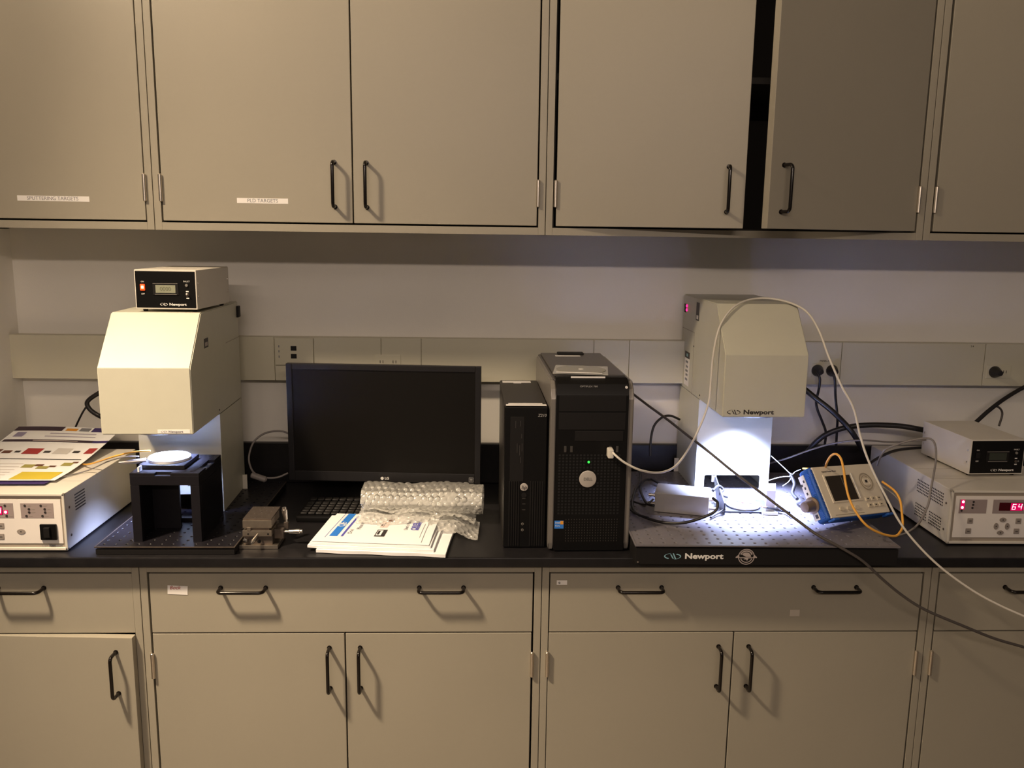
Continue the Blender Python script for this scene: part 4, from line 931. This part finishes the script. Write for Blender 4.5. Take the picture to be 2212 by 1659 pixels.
text(me_, 'Optical Power Meter', 0.0058, INK, F(0.030, -0.0003, 0.1145)); B('lower_line', MATS['beige_dark'], me_, (0.020, 0.120, -0.0004, 0.001, 0.0060, 0.0075), 0)
B('rear_stand', BLUE, me_, (0.02, 0.19, Tq+0.001, Tq+0.004, 0.004, 0.055), 0.001)
B('corner_foot', BLUE, me_, (-0.002, 0.016, -0.012, 0.010, -0.008, -0.0015), 0.003); B('corner_foot', BLUE, me_, (Wq-0.020, Wq+0.002, -0.006, 0.016, -0.008, -0.0015), 0.003)

# ------------------------------------------------------------------ cables
WC = cable('white_cable', [(0.1467, -0.0120, 1.1610), (0.1556, -0.0300, 1.1531), (0.1781, -0.0350, 1.1366), (0.2137, -0.0300, 1.1194), (0.2620, 0.0000, 1.1056), (0.3101, 0.0500, 1.1081), (0.3530, 0.1000, 1.1410), (0.3911, 0.1500, 1.1862), (0.4090, 0.1600, 1.2382), (0.4117, 0.1600, 1.2929), (0.4139, 0.1600, 1.3551), (0.4262, 0.1650, 1.4183), (0.4580, 0.1900, 1.4586), (0.4935, 0.2100, 1.4775), (0.5321, 0.2250, 1.4847), (0.5730, 0.2200, 1.4844), (0.6124, 0.2000, 1.4752), (0.6401, 0.1700, 1.4557), (0.6596, 0.1400, 1.4146), (0.6700, 0.1000, 1.3604), (0.6936, 0.0700, 1.2955), (0.7161, 0.0500, 1.2492), (0.7288, 0.0300, 1.1882), (0.7341, 0.0000, 1.1468), (0.7515, -0.0200, 1.1004), (0.7690, -0.0400, 1.0611), (0.7960, -0.0600, 1.0083), (0.8380, -0.0700, 0.9578), (0.8904, -0.0800, 0.9094), (0.9586, -0.0900, 0.8620), (1.0197, -0.1000, 0.8301), (1.1024, -0.1100, 0.7938), (1.2061, -0.1100, 0.7322)], 0.0026, WCAB, 'long white cable from the tower over the right lamp housing and down', sub=6)
pb = B('plug', WCAB, WC, (-0.0065, 0.0065, -0.028, -0.003, -0.011, 0.010), 0.003); pb.location = Vector((0.1461, 0.0040, 1.1547))-WC.location
cable('dark_cable', [(0.2318, 0.4000, 1.2348), (0.2563, 0.3500, 1.2216), (0.2895, 0.3000, 1.1996), (0.3260, 0.2400, 1.1774), (0.3626, 0.1800, 1.1523), (0.4036, 0.1200, 1.1247), (0.4472, 0.0700, 1.0919), (0.4915, 0.0300, 1.0613), (0.5340, -0.0100, 1.0321), (0.5709, -0.0450, 1.0070), (0.6050, -0.0700, 0.9846), (0.6583, -0.0850, 0.9579), (0.7053, -0.0900, 0.9297), (0.7506, -0.0900, 0.8895), (0.8017, -0.0900, 0.8490), (0.8550, -0.0950, 0.8170), (0.9405, -0.1000, 0.7816), (1.0184, -0.1000, 0.7501), (1.1071, -0.1000, 0.7229), (1.2091, -0.1000, 0.6817)], 0.0032, DCAB, 'thick dark grey cable slanting across the right breadboard and over the bench edge', sub=6)
cable('patch_cable', [(0.6883, 0.1100, 1.0850), (0.6734, 0.0700, 1.1109), (0.6734, 0.0500, 1.1332), (0.6764, 0.0300, 1.1429), (0.6814, 0.0150, 1.1371), (0.6831, 0.0000, 1.1172), (0.6846, -0.0120, 1.0902), (0.6867, -0.0300, 1.0609), (0.6952, -0.0500, 1.0339), (0.7173, -0.0650, 1.0045), (0.7562, -0.0600, 0.9833), (0.7940, -0.0450, 0.9724), (0.8128, -0.0300, 0.9757), (0.8282, -0.0100, 0.9852), (0.8386, 0.0200, 1.0085), (0.8420, 0.0400, 1.0301), (0.8369, 0.0600, 1.0465), (0.8147, 0.0800, 1.0632)], 0.0027, YEL, 'yellow patch cable looping over the face of the blue meter')
cable('yellow_tail', [(0.6696, 0.2000, 1.0606), (0.6735, 0.1600, 1.0708), (0.6836, 0.1200, 1.0798)], 0.0024, YEL, 'short yellow cable end behind the top of the blue meter')
cable('grey_cable', [(0.6649, 0.4577, 1.0000), (0.6866, 0.3600, 1.0441), (0.7403, 0.3400, 1.0728), (0.7932, 0.3200, 1.0960), (0.8531, 0.3000, 1.1101), (0.9656, 0.3400, 1.0957), (1.0646, 0.3600, 1.0977)], 0.0024, GCAB, 'grey cable running behind the blue meter from the right lamp housing')
cable('grey_cable', [(0.8586, 0.2000, 1.0699), (0.8462, 0.1600, 1.1047), (0.8485, 0.1400, 1.1275), (0.8714, 0.1200, 1.1467), (0.8994, 0.1100, 1.1585), (0.9275, 0.1000, 1.1645), (0.9390, 0.0900, 1.1546), (0.9405, 0.0800, 1.1208), (0.9160, 0.0400, 1.0867), (0.9016, 0.0200, 1.0591), (0.8940, 0.0100, 1.0288), (0.8793, 0.0150, 0.9821), (0.8675, 0.0400, 0.9503), (0.8509, 0.0600, 0.9337)], 0.0024, GCAB, 'grey cable looping in front of the right-hand power supply')
cable('grey_cable', [(0.8294, 0.2200, 1.0581), (0.8290, 0.1700, 1.0483), (0.8357, 0.1200, 1.0396), (0.8561, 0.1000, 1.0248), (0.8646, 0.0800, 1.0115)], 0.0018, GCAB, 'thin grey lead from the right side of the blue meter')
def plug(px, label):
    q = thing('power_plug', label, 'plug', (px, 0.5185, 1.261), group='black plugs in the raceway')
    bm = bmesh.new(); lathe(bm, (0, 0, 0), (0, -1, 0), [(0, 0.0165), (0.004, 0.0170), (0.012, 0.0140), (0.020, 0.0110), (0.030, 0.0075), (0.031, 0.003)], 20)
    obj('plug_body', bm, BCAB, q); return q
P1 = plug(0.815, 'left black plug and cord of the pair beside the right lamp housing'); P2 = plug(0.857, 'right black plug and straight cord of the pair beside the right lamp housing'); plug(1.332, 'black plug in the raceway at the picture edge')
cable('cord', [(0.8034, 0.5000, 1.2613), (0.8129, 0.4900, 1.2418), (0.8158, 0.5000, 1.2040), (0.8153, 0.5100, 1.1752), (0.8214, 0.5100, 1.1482), (0.8417, 0.5200, 1.1120), (0.8553, 0.5200, 1.0778), (0.8587, 0.5300, 1.0339)], 0.0036, BCAB, '', parent=P1)
cable('cord', [(0.8473, 0.5000, 1.2617), (0.8554, 0.4900, 1.2422), (0.8669, 0.5000, 1.1843), (0.8810, 0.5100, 1.1282), (0.8874, 0.5200, 1.0849), (0.8930, 0.5300, 1.0340)], 0.0036, BCAB, '', parent=P2)
cable('thick_cord', [(0.7711, 0.5000, 1.2131), (0.8013, 0.4800, 1.1877), (0.8393, 0.4600, 1.1574), (0.8777, 0.4500, 1.1213), (0.9023, 0.4400, 1.0905), (0.9376, 0.4600, 1.0454)], 0.0076, BCAB, 'thick black cord slanting down behind the hanging white cable')
cable('thick_cord', [(0.7985, 0.5000, 1.0275), (0.8150, 0.4800, 1.0627), (0.8423, 0.4700, 1.0883), (0.8896, 0.4600, 1.1084), (0.9506, 0.4500, 1.1177), (1.0252, 0.4400, 1.1178), (1.0801, 0.4300, 1.1112), (1.1397, 0.4400, 1.0972)], 0.0076, BCAB, 'thick black cord arching to the rear of the right controller box')
cable('black_cable', [(0.9076, 0.3400, 1.0376), (0.9474, 0.3600, 1.0518), (1.0009, 0.3800, 1.0637), (1.0996, 0.4200, 1.0619)], 0.0040, BCAB, 'black cord lying on the rear of the right power supply')
cable('thick_cord', [(1.4352, 0.5000, 1.2316), (1.3969, 0.5000, 1.2111), (1.3466, 0.4900, 1.1830), (1.3034, 0.4800, 1.1537), (1.2610, 0.4700, 1.1191)], 0.0058, BCAB, 'thick black cord rising to the right behind the right controller box')
cable('thin_cord', [(1.3099, 0.4900, 1.1489), (1.3256, 0.4900, 1.1652), (1.3425, 0.4900, 1.1599), (1.3514, 0.4900, 1.1424), (1.3395, 0.4800, 1.1105)], 0.0030, DCAB, 'thin dark cord loop behind the right controller box')
cable('thick_cord', [(-1.1759, 0.5000, 1.1981), (-1.2022, 0.5000, 1.1823), (-1.2260, 0.5000, 1.1665), (-1.2345, 0.5000, 1.1533), (-1.2269, 0.5000, 1.1364), (-1.2065, 0.5000, 1.1207), (-1.1776, 0.4900, 1.1113)], 0.0062, BCAB, 'thick black cord loop on the wall behind the left lamp housing')
cable('thin_cord', [(-1.2349, 0.5000, 1.1481), (-1.2491, 0.5000, 1.1270), (-1.2637, 0.5000, 1.1006), (-1.2756, 0.5000, 1.0768)], 0.0026, BCAB, 'thin black cord running down towards the flyer')
VC = cable('grey_cable', [(-0.6449, 0.4200, 1.0735), (-0.6692, 0.4200, 1.0927), (-0.6964, 0.4200, 1.0977), (-0.7315, 0.4200, 1.0898), (-0.7570, 0.4100, 1.0689), (-0.7682, 0.4000, 1.0328), (-0.7601, 0.3800, 1.0088), (-0.7419, 0.3600, 0.9941), (-0.7116, 0.3500, 0.9869), (-0.6812, 0.3500, 0.9883), (-0.6563, 0.3600, 0.9970)], 0.0026, GCAB, 'grey video cable looping left of the monitor')
bm = bmesh.new(); lathe(bm, (-0.022, 0, 0.006), (1, 0, -0.35), [(0, 0.004), (0.003, 0.008), (0.040, 0.008), (0.044, 0.004)], 16); fs_ = obj('ferrite_sleeve', bm, GCAB, VC); fs_.location = Vector((-0.7284, 0.3450, 0.9908))-VC.location
cable('black_lead', [(0.3302, 0.4400, 1.0275), (0.3316, 0.4500, 1.0715), (0.3411, 0.4600, 1.1090), (0.3644, 0.4700, 1.1309), (0.3900, 0.4800, 1.1342), (0.4216, 0.5000, 1.1193)], 0.0034, BCAB, 'black lead arching up against the wall beside the right lamp housing')
cable('black_lead', [(0.4041, 0.0600, 1.0269), (0.4099, 0.0400, 1.0221), (0.4047, 0.0300, 1.0074), (0.3869, 0.0300, 0.9950), (0.3563, 0.0350, 0.9808), (0.3253, 0.0400, 0.9722), (0.2917, 0.0606, 0.9660), (0.2589, 0.0902, 0.9660), (0.2361, 0.1380, 0.9660), (0.2426, 0.2143, 0.9660), (0.2647, 0.3000, 0.9700), (0.2873, 0.3516, 0.9800), (0.2992, 0.4243, 0.9850), (0.2972, 0.4716, 0.9850)], 0.0034, BCAB, 'black lead looping round the front of the aluminium box')
cable('black_lead', [(0.2796, 0.1309, 0.9850), (0.2708, 0.1666, 0.9780), (0.2742, 0.2458, 0.9720), (0.2844, 0.3334, 0.9700), (0.3070, 0.3941, 0.9700), (0.3277, 0.4077, 0.9700), (0.3394, 0.3769, 0.9700), (0.3490, 0.3491, 0.9680)], 0.0034, BCAB, 'black lead coiled left of the aluminium box')
cable('black_lead', [(0.2865, 0.1667, 0.9900), (0.2678, 0.1684, 0.9750), (0.2526, 0.2045, 0.9680), (0.2398, 0.2256, 0.9660), (0.2256, 0.1772, 0.9660), (0.2370, 0.1241, 0.9660), (0.2584, 0.0882, 0.9690)], 0.0026, BCAB, 'black lead crossing below the coil left of the aluminium box')
cable('black_lead', [(0.4121, 0.0979, 0.9660), (0.4390, 0.1265, 0.9680), (0.4567, 0.1340, 0.9750)], 0.0028, BCAB, 'short black lead between the aluminium box and the sample fixture')
cable('black_lead', [(0.4346, 0.1700, 1.0109), (0.4567, 0.2000, 1.0138), (0.4690, 0.2000, 1.0042), (0.4597, 0.1900, 0.9951), (0.4789, 0.1900, 0.9879)], 0.0036, BCAB, 'short black lead looped behind the sample fixture')
cable('cable_tie', [(0.6216, 0.3000, 1.0662), (0.6431, 0.2800, 1.0467), (0.6629, 0.2600, 1.0287), (0.6734, 0.2600, 1.0350), (0.6876, 0.2600, 1.0413)], 0.0010, NYLON, 'upper white cable tie tail beside the blue meter')
cable('cable_tie', [(0.6116, 0.2800, 1.0051), (0.6380, 0.2700, 1.0170), (0.6622, 0.2600, 1.0213), (0.6545, 0.2500, 1.0117), (0.6396, 0.2500, 0.9992)], 0.0010, NYLON, 'lower white cable tie tail beside the blue meter')
cable('black_lead', [(0.6638, 0.2650, 1.0248), (0.6656, 0.2400, 1.0086), (0.6548, 0.2200, 0.9900), (0.6562, 0.1900, 0.9836)], 0.0045, BCAB, 'black bundle held by the white ties beside the blue meter')
